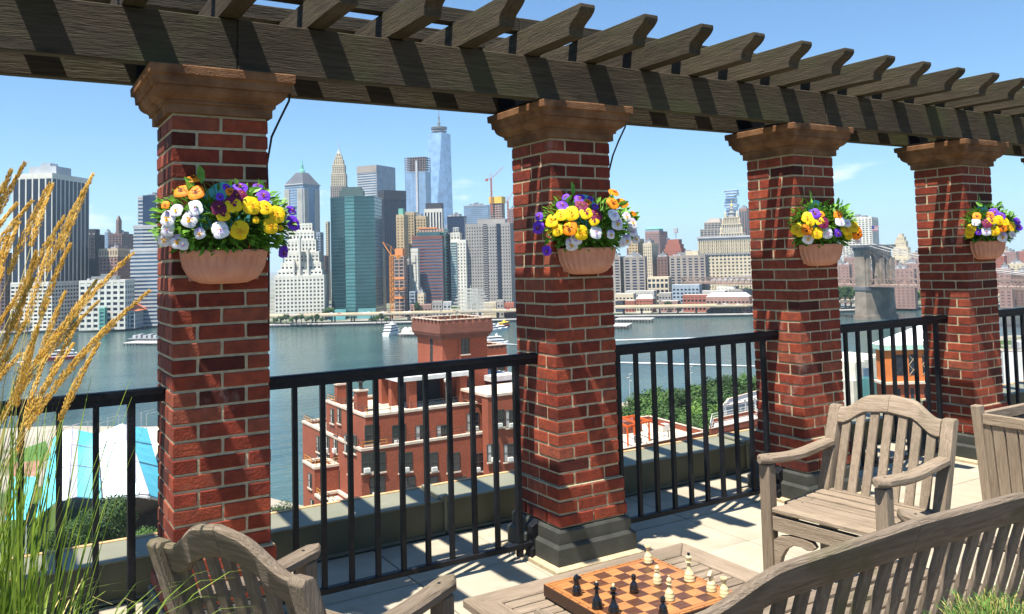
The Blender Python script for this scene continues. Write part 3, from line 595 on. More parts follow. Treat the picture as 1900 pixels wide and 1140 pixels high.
def basket(k, loc, face, FL, lab, hw_, sc_=1.0):
    t = empty('flower_basket', loc, face, lab, 'flower basket', 'terracotta wall baskets of pansies on the pillars')
    R_ = .178*sc_; H_ = .142*sc_; n = 30; dep = .80
    prof = [(.34, -1), (.52, -.975), (.68, -.89), (.82, -.73), (.92, -.49), (.968, -.19), (1.0, -.17), (1.02, -.02), (1.0, 0), (.94, 0), (.93, -.05)]
    q = MB(); vs = []; fs = []
    m_ = 56
    for j, (r, z) in enumerate(prof):
        for i in range(m_+1):
            a = pi+pi*i/m_; fl2 = (1+.030*cos(i*pi*.5)) if .5 < r < .969 and z < -.17 else 1
            vs.append((R_*r*fl2*cos(a), R_*dep*r*fl2*sin(a), H_*z))
    for j in range(len(prof)-1):
        for i in range(m_): fs.append((j*(m_+1)+i, j*(m_+1)+i+1, (j+1)*(m_+1)+i+1, (j+1)*(m_+1)+i))
    q.add(vs, fs); q.add([(R_*.34*cos(pi+pi*i/m_), R_*dep*.34*sin(pi+pi*i/m_), -H_) for i in range(m_+1)], [tuple(range(m_+1))])
    q.add([(-R_*.97, .001, 0), (R_*.97, .001, 0), (R_*.8, .001, -H_*.9), (-R_*.8, .001, -H_*.9)], [(0, 1, 2, 3)])
    q.build('pot', TERRA, t, smooth=True)
    q = MB(); q.prism([(.115*cos(a*pi/16), .085+.205*sin(a*pi/16)) for a in range(17)], -.006, .0, 1); q.build('back_plate', TEAL, t)
    q = MB(); q.add([(R_*.92*cos(pi+pi*i/m_), R_*dep*.92*sin(pi+pi*i/m_), -.02) for i in range(m_+1)], [tuple(range(m_+1))]); q.build('soil', SOIL, t)
    rr = random.Random(k+5); q = MB(); sm = MB()
    EA, EB, EC, EZ = .285*sc_, .205, .165, .115                     # half ellipsoid of leaves against the wall
    def shell(a, e, f=1.0): return Vector((EA*f*cos(e)*cos(a), -EB*f*cos(e)*abs(sin(a)), EZ+EC*f*sin(e)))
    for i in range(1500):
        a = rr.uniform(0, pi); e = math.asin(rr.uniform(-.75, 1)); f = rr.uniform(.55, 1.0)
        p = shell(a, e, f); p.y = min(p.y, -.012)
        if (p.z < .0 and p.y > -R_*.5) or (abs(p.x) < .12 and p.z > .19 and rr.random() < .75): continue
        d = Vector((cos(a)*1.2+rr.uniform(-.6, .6), -abs(sin(a))+rr.uniform(-.5, .4), sin(e)+rr.uniform(-.3, .6)))
        add_leaf(q, p, d, Vector((rr.uniform(-.5, .5), rr.uniform(-.9, -.1), 1)), rr.uniform(.026, .050), rr.uniform(.015, .026))
    for i in range(70):
        a = rr.uniform(0, pi); e = math.asin(rr.uniform(-.2, 1)); p1 = shell(a, e, rr.uniform(.9, 1.12)); p0 = Vector((p1.x*.4, -.06, -.01)); mid = (p0+p1)/2+Vector((0, -.02, .03)); sm.tube([p0, mid, p1], .0018, 4)
    tag(q.build('foliage', LEAF, t), kind='stuff'); tag(sm.build('stems', LEAF, t), kind='stuff')
    bl = MB(); add_leaf(bl, Vector((0, 0, 0)), Vector((.1, 0, 1)), Vector((0, -1, .2)), .075, .038); blm = bl.mesh('leaf', LEAF)
    for i in range(14):
        a = rr.uniform(.1, pi-.1); e = rr.choice([-.45, .9, .2])+rr.uniform(-.2, .2); p = shell(a, e, 1.02)
        link('leaf', blm, t, p, (rr.uniform(-.6, .9), rr.uniform(-1.2, 1.2), rr.uniform(-1, 1)), (.8,)*3)
    link('leaf', blm, t, (-.10, -.05, .275), (0, -.15, .3), (1.1,)*3)
    vd = Vector((loc[0]-CX, loc[1]-.1-CY, 0)).normalized(); rv = Vector((vd.y, -vd.x, 0)); soff = Vector((0, -.06, 0)).dot(rv)
    EA2, EB2, EC2 = EA+.012, EB+.022, EC+.014
    for s_x, z, c_, s_ in FL:
        O = rv*(s_x+soff)+Vector((0, 0, z-EZ)); 
        # where the line of sight meets the outside of the bush
        A_ = (vd.x/EA2)**2+(vd.y/EB2)**2; B_ = 2*(O.x*vd.x/EA2**2+O.y*vd.y/EB2**2); C2 = (O.x/EA2)**2+(O.y/EB2)**2+(O.z/EC2)**2-1; dsc = B_*B_-4*A_*C2
        tt = (-B_-sqrt(dsc))/(2*A_) if dsc > 0 else -B_/(2*A_)
        p = O+vd*tt+Vector((0, 0, EZ)); 
        if p.y > -.03: p = p+vd*((-.03-p.y)/vd.y) if vd.y > .3 else Vector((p.x, -.03, p.z))
        n_ = Vector((p.x/EA2**2, p.y/EB2**2, (p.z-EZ)/EC2**2)).normalized()*.75-vd*.9+Vector((rr.uniform(-.25, .25), rr.uniform(-.2, .1), .22+rr.uniform(-.2, .25)))
        o = link('flower', FLM[c_], t, p, None, (s_*1.18,)*3)
        o.rotation_mode = 'QUATERNION'; o.rotation_quaternion = n_.to_track_quat('Z', 'Y') @ Quaternion((0, 0, 1), rr.uniform(-.4, .4))
        sq = (p-Vector((p.x*.5, -.08, .02))); 
    return t
BZ_ = [1.705, 1.69, 1.69, 1.695]
basket(0, (.207, -.004, BZ_[0]), 0, F1, 'largest looking flower basket, orange pansies at left top and purple at right', 1)
basket(1, (PS+.205, -.004, BZ_[1]), 0, F2, 'flower basket with purple pansies at left and many white ones at right', 1)
basket(2, (2*PS+.195, -.004, BZ_[2]), 0, F3, 'flower basket with yellow and orange pansies at both sides, above the empty armchair', 1)
basket(3, (3*PS+.225, -.004, BZ_[3]), 0, F4, 'smallest looking flower basket with purple pansies at its right, near the right edge', 1)
# ------------------------------------------------------------------ ornamental grass on the left
GO_ = at_dist(-55, 900, 2.05)
PLM = leafmat('golden_plume', (.66, .38, .06), (.82, .54, .13), sc=50, rnd=.15, trans=.3, rough=.8)
BLD = leafmat('grass_blade', (.09, .17, .015), (.27, .36, .05), sc=8, rnd=.1, trans=.3)
BLD2 = leafmat('dry_stalk', (.42, .34, .10), (.60, .48, .18), sc=20, rnd=.1, trans=.2)
gr = empty('feather_reed_grass', (GO_.x, GO_.y, ZF), 0, 'tall feather reed grass with golden plumes growing at the left edge', 'ornamental grass')
GO = Vector((GO_.x, GO_.y, ZF))
rr = random.Random(3)
tips = [(45,305),(20,318),(92,343),(58,375),(172,325),(97,345),(8,340),(160,345),(118,405),(130,455),(178,522),(66,470),(245,472),(182,560),(275,542),(35,415),(100,440),(15,440),(120,545),(60,520),(150,590),(90,560),(25,560),(110,610),(205,600),(70,610),(10,640),(45,600),(135,640),(182,640),(35,660),(5,500),(85,660),(-25,420),(-20,560),(30,380),(-15,330)]
q_st = MB()
for i, (u, v) in enumerate(tips):
    D_ = 2.15+rr.uniform(-.28, .3); tip = at_dist(u, v, D_)
    base = GO+_r*(-.16)*(1 if u > 60 else 1.6)+Vector((rr.uniform(-.12, .12), rr.uniform(-.12, .12), 0))
    leanv = Vector((tip.x-base.x, tip.y-base.y, 0))
    Lp = rr.uniform(.22, .34); ctrl = base+Vector((leanv.x*.08, leanv.y*.08, (tip.z-base.z)*.70))
    def B(s_): return base*(1-s_)**2+ctrl*2*s_*(1-s_)+tip*s_*s_
    q = MB()
    s0 = 1-Lp/(tip-base).length
    for s2 in range(520):
        f = s2/520; s_ = s0+(1-s0)*f; p = B(s_); d = (B(min(1, s_+.02))-B(s_-.02)).normalized()
        env = (.25+.75*sin(min(1, f*1.15+.12)*pi)**.6 if f < .85 else .45*(1-f)/.15+.12)
        r_ = .0064*env; a = rr.uniform(0, 2*pi); sd = d.orthogonal().normalized(); sd = Quaternion(d, a) @ sd
        p2 = p+sd*r_*rr.uniform(.2, 1); dd = (d+sd*.36).normalized(); l_ = rr.uniform(.007, .0125); w_ = .0013; s3 = dd.cross(sd).normalized()*w_
        q.add([p2, p2+dd*l_*.5+s3, p2+dd*l_, p2+dd*l_*.5-s3, p2+dd*l_*.5+sd*w_], [(0, 1, 4), (1, 2, 4), (2, 3, 4), (3, 0, 4)])
    o = q.build('plume', PLM, gr); o.matrix_parent_inverse = Matrix.Translation(-GO)
    q_st.tube([B(0), B(.25), B(.5), B(.75), B(.9), B(.995)], [.0016, .0015, .0013, .0011, .0009, .0005], 4)
tg = q_st.build('stalks', BLD2, gr); tg.matrix_parent_inverse = Matrix.Translation(-GO); tag(tg, kind='stuff')
def blades(name, mat_, cen, n, rmin, rmax, hmin, hmax, parent, wid=.0045, seed=1, spread=.16, droop=1.0):
    q = MB(); r2 = random.Random(seed)
    for i in range(n):
        a = r2.uniform(0, 2*pi); b0 = cen+Vector((r2.uniform(-spread, spread), r2.uniform(-spread, spread), 0)); out_ = r2.uniform(rmin, rmax); h_ = r2.uniform(hmin, hmax)
        d = Vector((cos(a), sin(a), 0)); s_ = Vector((-sin(a), cos(a), 0)); N_ = 9; pts = []
        for j in range(N_):
            t_ = j/(N_-1); p = b0+d*out_*t_**1.6+Vector((0, 0, h_*(t_-droop*.42*t_**3.0))); w_ = wid*(1-t_**2.2)+.0004; pts += [p-s_*w_, p+s_*w_]
        q.add(pts, [(2*j, 2*j+1, 2*j+3, 2*j+2) for j in range(N_-1)])
    o = q.build(name, mat_, parent); return tag(o, kind='stuff')
ob_ = blades('blades', BLD, Vector((0, 0, 0)), 1300, .10, .56, .70, 1.40, gr, seed=4, wid=.0042)
ob_ = blades('tall_blades', BLD, Vector((-.02, 0, 0)), 600, .02, .30, .9, 1.6, gr, seed=14, wid=.0036, spread=.13, droop=.35)
ob_ = blades('dry_blades', BLD2, Vector((0, 0, 0)), 240, .05, .4, .9, 1.55, gr, seed=5, wid=.0025)
gb = MB(); gb.box(-.3, .3, -.3, .3, -.0, .35)
# needle leaved shrub in the lower right corner
NED = leafmat('needle_leaf', (.045, .14, .015), (.11, .27, .035), sc=12, rnd=.1, trans=.15)
sc0 = onplane(1850, 1124, 1, -2.72)
sh = empty('needle_shrub', (sc0.x, sc0.y, ZF), 0, 'bright green needle leaved shrub in the lower right corner in front of the bench', 'shrub')
q = MB(); tw = MB(); r2 = random.Random(8)
zc = sc0.z-ZF
for i in range(260):
    a = r2.uniform(0, 2*pi); el = r2.uniform(.1, 1.45); R_ = .17*r2.uniform(.75, 1.0)
    dv = Vector((cos(a)*cos(el)*1.5, sin(a)*cos(el)*1.0, sin(el)*.75)); p0 = Vector((0, 0, zc-.12))+dv*R_*.7; dd = (dv+Vector((r2.uniform(-.3, .3), r2.uniform(-.3, .3), .5))).normalized(); Lt = r2.uniform(.03, .06)
    tw.tube([p0-dd*.03, p0+dd*Lt], .001, 4)
    for j in range(26):
        f = j/25; p = p0+dd*Lt*f; sd = Quaternion(dd, r2.uniform(0, 6.28)) @ dd.orthogonal().normalized(); nd = (dd*.8+sd).normalized(); l_ = r2.uniform(.012, .019); s3 = nd.cross(dd).normalized()*.0008
        q.add([p-s3, p+s3, p+nd*l_], [(0, 1, 2)])
tag(q.build('needles', NED, sh), kind='stuff'); tag(tw.build('twigs', BLD2, sh), kind='stuff')
q = MB(); q.tube([(0, 0, 0), (.01, 0, zc*.5), (0, 0, zc-.05)], [.02, .015, .01], 6); q.build('trunk', wood('bark', (.08, .06, .04), (.14, .10, .07), 2), sh)
# small grass in a pot seen between the bench slats
sg = empty('small_grass_tuft', (3.05, -1.85, ZF), 0, 'small green grass tuft seen through the slats of the bench', 'plant'); ob_ = blades('tuft_blades', NED, Vector((0, 0, 0)), 260, .08, .26, .2, .42, sg, seed=9, wid=.003, spread=.1)
# ------------------------------------------------------------------ water, land, sky
WZ = -58.4
WAT = M('river_water', (.024, .060, .062), (.058, .105, .092), rough=.12, scale=.006, stretch=(1, 2.2, 1), spec=.5)
def water_bump():
    N = WAT.node_tree.nodes; L = WAT.node_tree.links; b = N['Principled BSDF']; tc = N.new('ShaderNodeTexCoord')
    prev = None
    for sc_, st_, di in ((.07, .5, 1.2), (.35, .6, .35), (1.6, .5, .08)):
        mp = N.new('ShaderNodeMapping'); mp.inputs['Rotation'].default_value = (0, 0, .5); mp.inputs['Scale'].default_value = (1, 1.9, 1); L.new(tc.outputs['Object'], mp.inputs[0])
        n = N.new('ShaderNodeTexNoise'); n.inputs['Scale'].default_value = sc_; n.inputs['Detail'].default_value = 4; L.new(mp.outputs[0], n.inputs[0])
        bu = N.new('ShaderNodeBump'); bu.inputs['Strength'].default_value = st_; bu.inputs['Distance'].default_value = di; L.new(n.outputs[0], bu.inputs['Height'])
        if prev: L.new(prev.outputs[0], bu.inputs['Normal'])
        prev = bu
    L.new(prev.outputs[0], b.inputs['Normal']); b.inputs['IOR'].default_value = 1.33
water_bump()
def sheet(name, pts, z, mat_, kind='structure', thick=0, label=None):
    q = MB()
    if thick: q.prism(pts, z-thick, z, 2)
    else: q.add([(x, y, z) for x, y in pts], [tuple(range(len(pts)))])
    o = q.build(name, mat_); return tag(o, label, None, None, kind)
BIG = 16000
sheet('river', [(-BIG, -BIG), (BIG, -BIG), (BIG, BIG), (-BIG, BIG)], WZ, WAT, label='wide grey green river')
shore = [(-1500, 1250), (0, 1000), (70, 1000), (141, 983), (236, 868), (326, 807), (438, 735), (541, 688), (640, 600), (737, 567), (800, 545), (1003, 470), (1500, 250), (2600, -300)]
LAND = M('city_ground', (.16, .15, .13), (.26, .25, .22), rough=.95, scale=.05, c3=(.07, .10, .04), s3=.02, t3=(.5, .62))
sheet('far_shore_ground', shore+[(BIG, -600), (BIG, BIG), (-BIG, BIG), (-BIG, 1400)], WZ+2.2, LAND, thick=4, label='flat city ground on the far shore')
near = [(-400, 330)]+[tuple(onplane(u, v, 2, -53.0).xy) for u, v in ((-60, 800), (100, 790), (262, 792), (345, 790), (380, 870), (505, 925), (560, 938), (640, 930), (800, 850), (1000, 790), (1150, 748), (1250, 728), (1400, 700), (1550, 672), (1700, 640), (1880, 622))]+[(700, -200), (600, -900), (-600, -900)]
PARK = M('near_ground', (.24, .22, .18), (.34, .31, .25), rough=.95, scale=.06, c3=(.05, .085, .02), s3=.03, t3=(.45, .55))
sheet('near_shore_ground', near, -53.0, PARK, thick=8, label='paved and grassy ground of the near shore')
WAKE = M('foam', (.55, .60, .62), (.85, .88, .9), rough=.7, scale=.3)
def wake(u0, v0, u1, v1, w0, w1, lab):
    a = onplane(u0, v0, 2, WZ); b_ = onplane(u1, v1, 2, WZ); d = (b_-a).normalized(); s_ = Vector((-d.y, d.x, 0)); n = 60; rr = random.Random(int(u0)); q = MB()
    for k in range(n):
        for j in range(3):
            f = (k+rr.random())/n; w = w0+(w1-w0)*f; p = a+(b_-a)*f+s_*rr.uniform(-w, w); l_ = rr.uniform(3, 11); ww = rr.uniform(.25, .7)*min(w, 2.5)*.6+.2
            q.add([p-d*l_, p-s_*ww-d*l_*.3, p+d*l_, p+s_*ww+d*l_*.3], [(0, 1, 2, 3)])
    q.v = [(x, y, WZ+.25+.0005*i) for i, (x, y, z) in enumerate(q.v)]
    tag(q.build('boat_wake', WAKE), lab, None, None, 'stuff')
wake(1100, 633, 1385, 626, 3.2, 1.2, 'white boat wake crossing the river nearer the far shore')
wake(1100, 672, 1460, 683, 2.2, .7, 'white boat wake crossing the river above the tree tops')
wake(-60, 682, 103, 667, 2.4, 1.2, 'white wake behind the small red ferry')
wake(880, 636, 980, 642, 1.6, .8, 'short white wake right of the castle tower')
wake(60, 640, 300, 640, .3, .3, 'faint foam line on the river') if False else None

# ------------------------------------------------------------------ facade helpers
def glass(name, c, rough=.12, spec=.8, c2=None, s=.05): return M(name, c, c2 or tuple(x*1.5 for x in c), rough=rough, spec=spec, scale=s, rnd=.06)
def wallm(name, c, var=.82, s=.08): return M(name, tuple(x*var for x in c), c, rough=.85, scale=s, rnd=.04, detail=4)
G_DARK = glass('dark_glazing', (.014, .018, .030), rough=.3, spec=.35); G_BLUE = glass('blue_glazing', (.07, .12, .19)); G_NAVY = glass('navy_glazing', (.016, .030, .065), rough=.25, spec=.4); G_TEAL = glass('teal_glazing', (.018, .068, .072))
G_TEALD = glass('deep_teal_glazing', (.008, .030, .038)); G_TEALL = glass('pale_teal_glazing', (.05, .15, .15)); G_SKY = glass('pale_blue_glazing', (.16, .26, .40)); G_SMOKE = glass('smoke_glazing', (.05, .055, .06))
W_WHITE = wallm('white_stone', (.68, .66, .58)); W_CREAM = wallm('cream_stone', (.58, .50, .36)); W_TAN = wallm('tan_brick', (.50, .38, .22)); W_GREY = wallm('grey_concrete', (.33, .31, .29)); W_GREYL = wallm('light_grey_concrete', (.47, .47, .47))
W_BROWN = wallm('brown_brick', (.19, .12, .10)); W_RED = wallm('far_red_brick', (.33, .12, .08)); W_PINK = wallm('pink_brown_brick', (.32, .20, .17)); W_DARK = wallm('dark_cladding', (.05, .05, .06)); W_BLUEG = wallm('blue_grey_panel', (.28, .34, .40))
W_MAR = wallm('maroon_granite', (.20, .085, .07)); W_STEEL = wallm('steel_cladding', (.40, .43, .46)); W_TANG = wallm('grey_tan_precast', (.33, .29, .25)); W_COP = wallm('copper_green', (.16, .42, .34)); W_SLATE = wallm('slate_roof', (.10, .11, .13))
W_ORAN = wallm('orange_netting', (.75, .28, .10)); W_YEL = wallm('yellow_netting', (.75, .50, .08)); W_CONC = wallm('raw_concrete', (.45, .30, .24)); W_ROOF = wallm('pale_roof', (.50, .48, .44)); W_TERR = wallm('roof_orange', (.60, .16, .06))
GZ = WZ+2.2
def frame_at(u0, um, u1, v, D, phi):
    C_ = at_dist(um, v, D); d = Vector((C_.x-CX, C_.y-CY, 0)).normalized(); r = Vector((d.y, -d.x, 0))
    e1 = r*cos(phi)-d*sin(phi); e2 = r*sin(phi)+d*cos(phi)
    def hit(u, e):
        w = ray(u, v); w = Vector((w.x, w.y, 0)); rel = Vector((CX-C_.x, CY-C_.y, 0))
        # rel + t w = s e
        det = w.x*(-e.y)+e.x*w.y; t = (-rel.x*(-e.y)-e.x*rel.y)/det; p = rel+w*t
        return p.dot(e)
    La = -hit(u0, e1) if u0 < um-.5 else None; Lb = hit(u1, e2) if u1 > um+.5 else None
    return C_, atan2(e1.y, e1.x), La, Lb
def facade(parent, x0, x1, y0, y1, z0, z1, wall, gl, fh=3.9, bay=4.5, slab=1.4, pier=1.5, out=.45, style='grid', cap=True, name='storeys'):
    ins = .12 if style == 'piers' else .5; q = MB(); q.box(x0+ins, x1-ins, y0+ins, y1-ins, z0, z1-.1); q.build('glazing', gl, parent)
    q = MB(); n = max(1, int(round((z1-z0)/fh))); fh = (z1-z0)/n
    if style in ('grid', 'bands'):
        for i in range(n): q.box(x0, x1, y0, y1, z0+i*fh, z0+i*fh+slab)
    if style == 'piers':
        q.box(x0, x1, y0, y1, z0, z0+fh); q.box(x0, x1, y0, y1, z1-fh*1.3, z1-.02)
    if cap: q.box(x0-.1, x1+.1, y0-.1, y1+.1, z1-slab*.9, z1+.6)
    q.build('floor_bands', wall, parent)
    if style in ('grid', 'piers'):
        q = MB(); o = .18
        nx = max(1, int(round((x1-x0)/bay))); ny = max(1, int(round((y1-y0)/bay))); px = pier/2
        for i in range(nx+1):
            xx = x0+(x1-x0)*i/nx; a = max(x0-o, xx-px); c = min(x1+o, xx+px)
            q.box(a, c, y0-o, y0+.6, z0, z1); q.box(a, c, y1-.6, y1+o, z0, z1)
        for i in range(1, ny):
            yy = y0+(y1-y0)*i/ny; q.box(x0-o, x0+.6, yy-px, yy+px, z0, z1); q.box(x1-.6, x1+o, yy-px, yy+px, z0, z1)
        for yy in (y0, y1):
            for xx in (x0, x1): q.box(xx-o if xx == x0 else xx-px, xx+px if xx == x0 else xx+o, yy-o+.01 if yy == y0 else yy-px, yy+px if yy == y0 else yy+o-.01, z0, z1-.05)
        q.build('piers', wall, parent)
def ztop(u, v, D): return at_dist(u, v, D).z
def tower(u0, um, u1, v, D, wall, gl, label, phi=28, style='grid', fh=3.9, bay=4.5, slab=1.4, pier=1.5, depth=30, width=None, name='office_tower', cat='skyscraper', pent=True, rz=None, z0=GZ):
    C_, a, La, Lb = frame_at(u0, um, u1, v, D, radians(phi)); La = La or width or 30; Lb = Lb or depth; La = min(La, 260); Lb = min(Lb, 260)
    t = empty(name, (C_.x, C_.y, z0), a, label, cat)
    H = C_.z-z0
    facade(t, -La, 0, 0, Lb, 0, H, wall, gl, fh, bay, slab, pier, style=style)
    if pent:
        q = MB(); q.box(-La*.8, -La*.25, Lb*.25, Lb*.7, H, H+4.5); q.box(-La*.6, -La*.45, Lb*.3, Lb*.5, H+4.5, H+7); q.build('plant_room', W_SMK, t)
        q = MB(); r2 = random.Random(int(u0*7+v))
        for i in range(5):
            x = -La*r2.uniform(.1, .9); y = Lb*r2.uniform(.1, .3); q.box(x-1.2, x+1.2, y-1, y+1, H+.61, H+r2.uniform(1.5, 3))
        q.build('rooftop_units', W_GREYL, t)
    t['H'] = H; t['La'] = La; t['Lb'] = Lb
    return t, La, Lb, H
W_SMK = wallm('plant_room_grey', (.22, .23, .24))
def dz(D, px): return px/FPX*D*.99                     # metres for a height of px pixels at distance D
# ------------------------------------------------------------------ skyline, left to right
t, La, Lb, H = tower(-70, 10, 27, 470, 1040, W_BROWN, G_DARK, 'dark brown tower cut off by the left edge behind the grass plumes', style='grid')
t, La, Lb, H = tower(24, 97, 165, 322, 1010, W_WHITE, G_DARK, 'tall dark office slab with thin white vertical piers behind the grass plumes', phi=34, style='piers', bay=7.2, pier=1.5, slab=5, fh=4)
q = MB(); q.box(-La*.75, -La*.05, Lb*.15, Lb*.55, H+.6, H+9); q.box(-La*.5, -La*.25, Lb*.2, Lb*.4, H+9, H+13); q.build('penthouse', W_STEEL, t)
nb = MB(); zb_ = 10
facade(t, -La-.9, .9, -.9, Lb+.9, 0, dz(1010, 78), W_WHITE, G_DARK, fh=4.2, bay=5, slab=2.0, pier=1.2, style='grid')
t, La, Lb, H = tower(160, 176, 194, 436, 1100, W_DARK, G_DARK, 'dark grey block with stepped roof between the white pier slab and the pink brick block', style='grid', slab=2)
q = MB(); q.box(-La*.9, -La*.1, 3, Lb*.6, H+.6, H+7); q.build('upper_storey', W_DARK, t)
t, La, Lb, H = tower(184, 218, 256, 462, 1060, W_PINK, G_DARK, 'pink brown brick office block with a paler top storey left of the stepped silver tower', phi=25, slab=1.9, pier=2.2, bay=4)
facade(t, -La-.3, .3, -.3, Lb+.3, H-9, H-.2, W_CREAM, G_DARK, fh=9, bay=3, slab=2, pier=1.4)
t, La, Lb, H = tower(202, 226, 253, 434, 1500, W_BROWN, G_DARK, 'distant brown apartment tower with a small turret behind the pink brick block', bay=6)
q = MB(); q.box(-La*.55, -La*.35, 4, 14, H, H+22); q.frustum(-La*.55, -La*.35, 4, 14, H+22, -La*.47, -La*.43, 8, 10, H+30); q.build('turret', W_BROWN, t)
tower(194, 200, 209, 432, 1700, W_SKYP if False else W_BLUEG, G_SKY, 'far pale blue glass slab left of the brown turret', style='bands')
t, La, Lb, H = tower(147, 232, 249, 520, 955, W_WHITE, G_DARK, 'low white gridded office block on the waterfront behind the grass plumes', phi=20, fh=5.5, bay=6.5, slab=2.6, pier=2.4)
t, La, Lb, H = tower(255, 292, 330, 365, 990, W_GREYL, G_BLUE, 'silver and blue banded tower partly hidden by the first pillar', phi=15, style='bands', slab=1.9, fh=4)
q = MB(); q.box(-La*.72, -La*.1, -1.0, 6, H*.62, H+1.5); q.build('dark_bay', G_NAVY, t)
facade(t, -La-7, 1, -2, Lb, 0, H-dz(990, 92), W_GREYL, G_BLUE, fh=4, slab=1.9, style='bands')
facade(t, -La-4, .6, -1.2, Lb, H-dz(990, 92), H-dz(990, 50), W_GREYL, G_BLUE, fh=4, slab=1.9, style='bands')
# waterfront terminal
t, La, Lb, H = tower(213, 250, 300, 578, 960, W_GREYL, G_DARK, 'small grey ferry terminal with an orange hipped roof', phi=15, fh=5, pent=False, cat='building', name='ferry_terminal')
q = MB(); q.frustum(-La-1, 4, -1, Lb*.5, H+.6, -La*.6, -La*.3, Lb*.2, Lb*.3, H+7); q.build('roof', W_TERR, t)
t, La, Lb, H = tower(184, 194, 199, 572, 950, W_COP, G_TEALL, 'small pale green glazed pavilion on the waterfront', phi=15, pent=False, cat='building', name='pavilion')
# pointed roof tower
t, La, Lb, H = tower(528, 562, 593, 342, 1290, W_BLUEG, G_SKY, 'grey blue office tower with dark hipped roof and green copper spire', phi=40, style='bands', slab=1.6, fh=4, pent=False)
for (xa, xb, ya, yb) in ((-La, -La*.72, 0, 2), (-La*.28, 0, 0, 2)):
    q = MB()
    for i in range(6): q.box(xa+(xb-xa)*i/6, xa+(xb-xa)*(i+.45)/6, -1.2, 1, H*.58, H-6)
    q.build('column_screen', W_WHITE, t)
for i in range(6):
    q = MB(); q.box(-1, 1.2, Lb*(i+.2)/6*.3+Lb*.02, Lb*(i+.6)/6*.3+Lb*.02, H*.58, H-6); q.box(-1, 1.2, Lb*.68+Lb*.3*(i+.2)/6, Lb*.68+Lb*.3*(i+.6)/6, H*.58, H-6); q.build('column_screen', W_WHITE, t)
q = MB(); q.box(-La-1, 1, -1, Lb+1, H, H+1.5); q.build('cornice', W_GREYL, t)
hr = dz(1290, 24); q = MB(); q.frustum(-La, 0, 0, Lb, H+1.5, -La*.68, -La*.32, Lb*.32, Lb*.68, H+hr); q.build('hipped_roof', W_SLATE, t)
q = MB(); cxx, cyy = -La/2, Lb/2; q.lathe([(5, H+hr), (4, H+hr+4), (2.4, H+hr+6), (2, H+hr+12), (.8, H+hr+16), (.2, H+hr+24)], 8, (cxx, cyy, 0)); q.build('copper_spire', W_COP, t)
facade(t, -La-3, 3, -3, Lb+3, 0, H-dz(1290, 92), W_BLUEG, G_BLUE, fh=4, slab=1.6, style='bands')
# white wedding cake tower
D = 960
C_, a, La, Lb = frame_at(509.6, 601, 610, 515, D, radians(6)); La0 = La
t = empty('stepped_tower', (C_.x, C_.y, GZ), a, 'white stepped pyramid shaped office tower with square windows on the waterfront', 'skyscraper')
steps = [(509.6, 601, 512), (514, 596.5, 502), (519, 594, 488), (525, 589.5, 468), (529, 583, 446), (531.5, 579, 430), (534, 574.5, 415.5)]
zp = 0; dpt = 46
for i, (a0, a1, vv) in enumerate(steps):
    xa = -La0*(601-a0)/91.4; xb = -La0*(601-a1)/91.4; z1 = ztop(560, vv, D+i*5)-GZ
    facade(t, xa, xb, i*4.5, dpt-i*1.5, zp, z1, W_WHITE, G_SMOKE, fh=4.3, bay=4.2, slab=2.1, pier=1.9); zp = z1
q = MB()
for (x, w, zt_) in ((-.62, .9, 488), (-.33, .9, 468), (-.5, .9, 446)):
    q.box(La0*x-w, La0*x+w, 1.5, 12, zp*.3, ztop(560, zt_-6, D)-GZ)
q.build('pilaster_bays', W_WHITE, t)
tower(583, 594, 600, 432, 1250, W_BLUEG, G_NAVY, 'slim blue grey slab edge right of the white stepped tower', pent=False)
tower(604, 608, 612, 412, 1500, W_CREAM, G_DARK, 'thin cream brick tower between the white stepped tower and the green glass tower', bay=3, pent=False)
tower(596, 603, 609, 475, 1300, W_BROWN, G_DARK, 'low dark brown block between the white stepped tower and the green glass tower', pent=False)
# art deco spire
D = 1450; C_, a, La, Lb = frame_at(613, 641, 644, 330, D, radians(8))
t = empty('art_deco_tower', (C_.x, C_.y, GZ), a, 'slender beige art deco tower with tapering stepped crown and needle', 'skyscraper'); zp = 0
for i, (a0, a1, vv) in enumerate([(613, 641.5, 345), (614, 640.5, 322), (616, 638.5, 305), (618.5, 636, 296), (621, 633.5, 289), (623, 631.5, 284)]):
    xa = -La*(641-a0)/28; xb = -La*(641-a1)/28; z1 = ztop(627, vv, D)-GZ; c_ = La/2; h_ = (xb-xa)/2
    facade(t, xa, xb, c_-h_, c_+h_, zp, z1, W_TANG if i < 1 else W_CREAM, G_SMOKE, fh=4, bay=3.4, slab=1.2, pier=1.7); zp = z1
q = MB(); xc = -La*(641-627.3)/28; q.lathe([(4, zp), (2.5, zp+4), (1.2, zp+8), (.6, zp+14), (.25, zp+26)], 8, (xc, La/2, 0)); q.build('needle', W_STEEL, t)
# modernist slab with banding
t, La, Lb, H = tower(662, 698, 732, 307, 1560, W_GREYL, G_BLUE, 'pale banded modernist slab whose right side is plain blue, behind the green glass tower', phi=35, style='bands', fh=4.6, slab=2.3, pent=False)
q = MB(); q.box(0, .9, .5, Lb+1, 0, H+1); q.build('side_cladding', W_BLUEG, t)
q = MB(); q.box(-La-.2, .4, -.4, 1, H-12, H+.8); q.build('top_band', W_TANG, t)
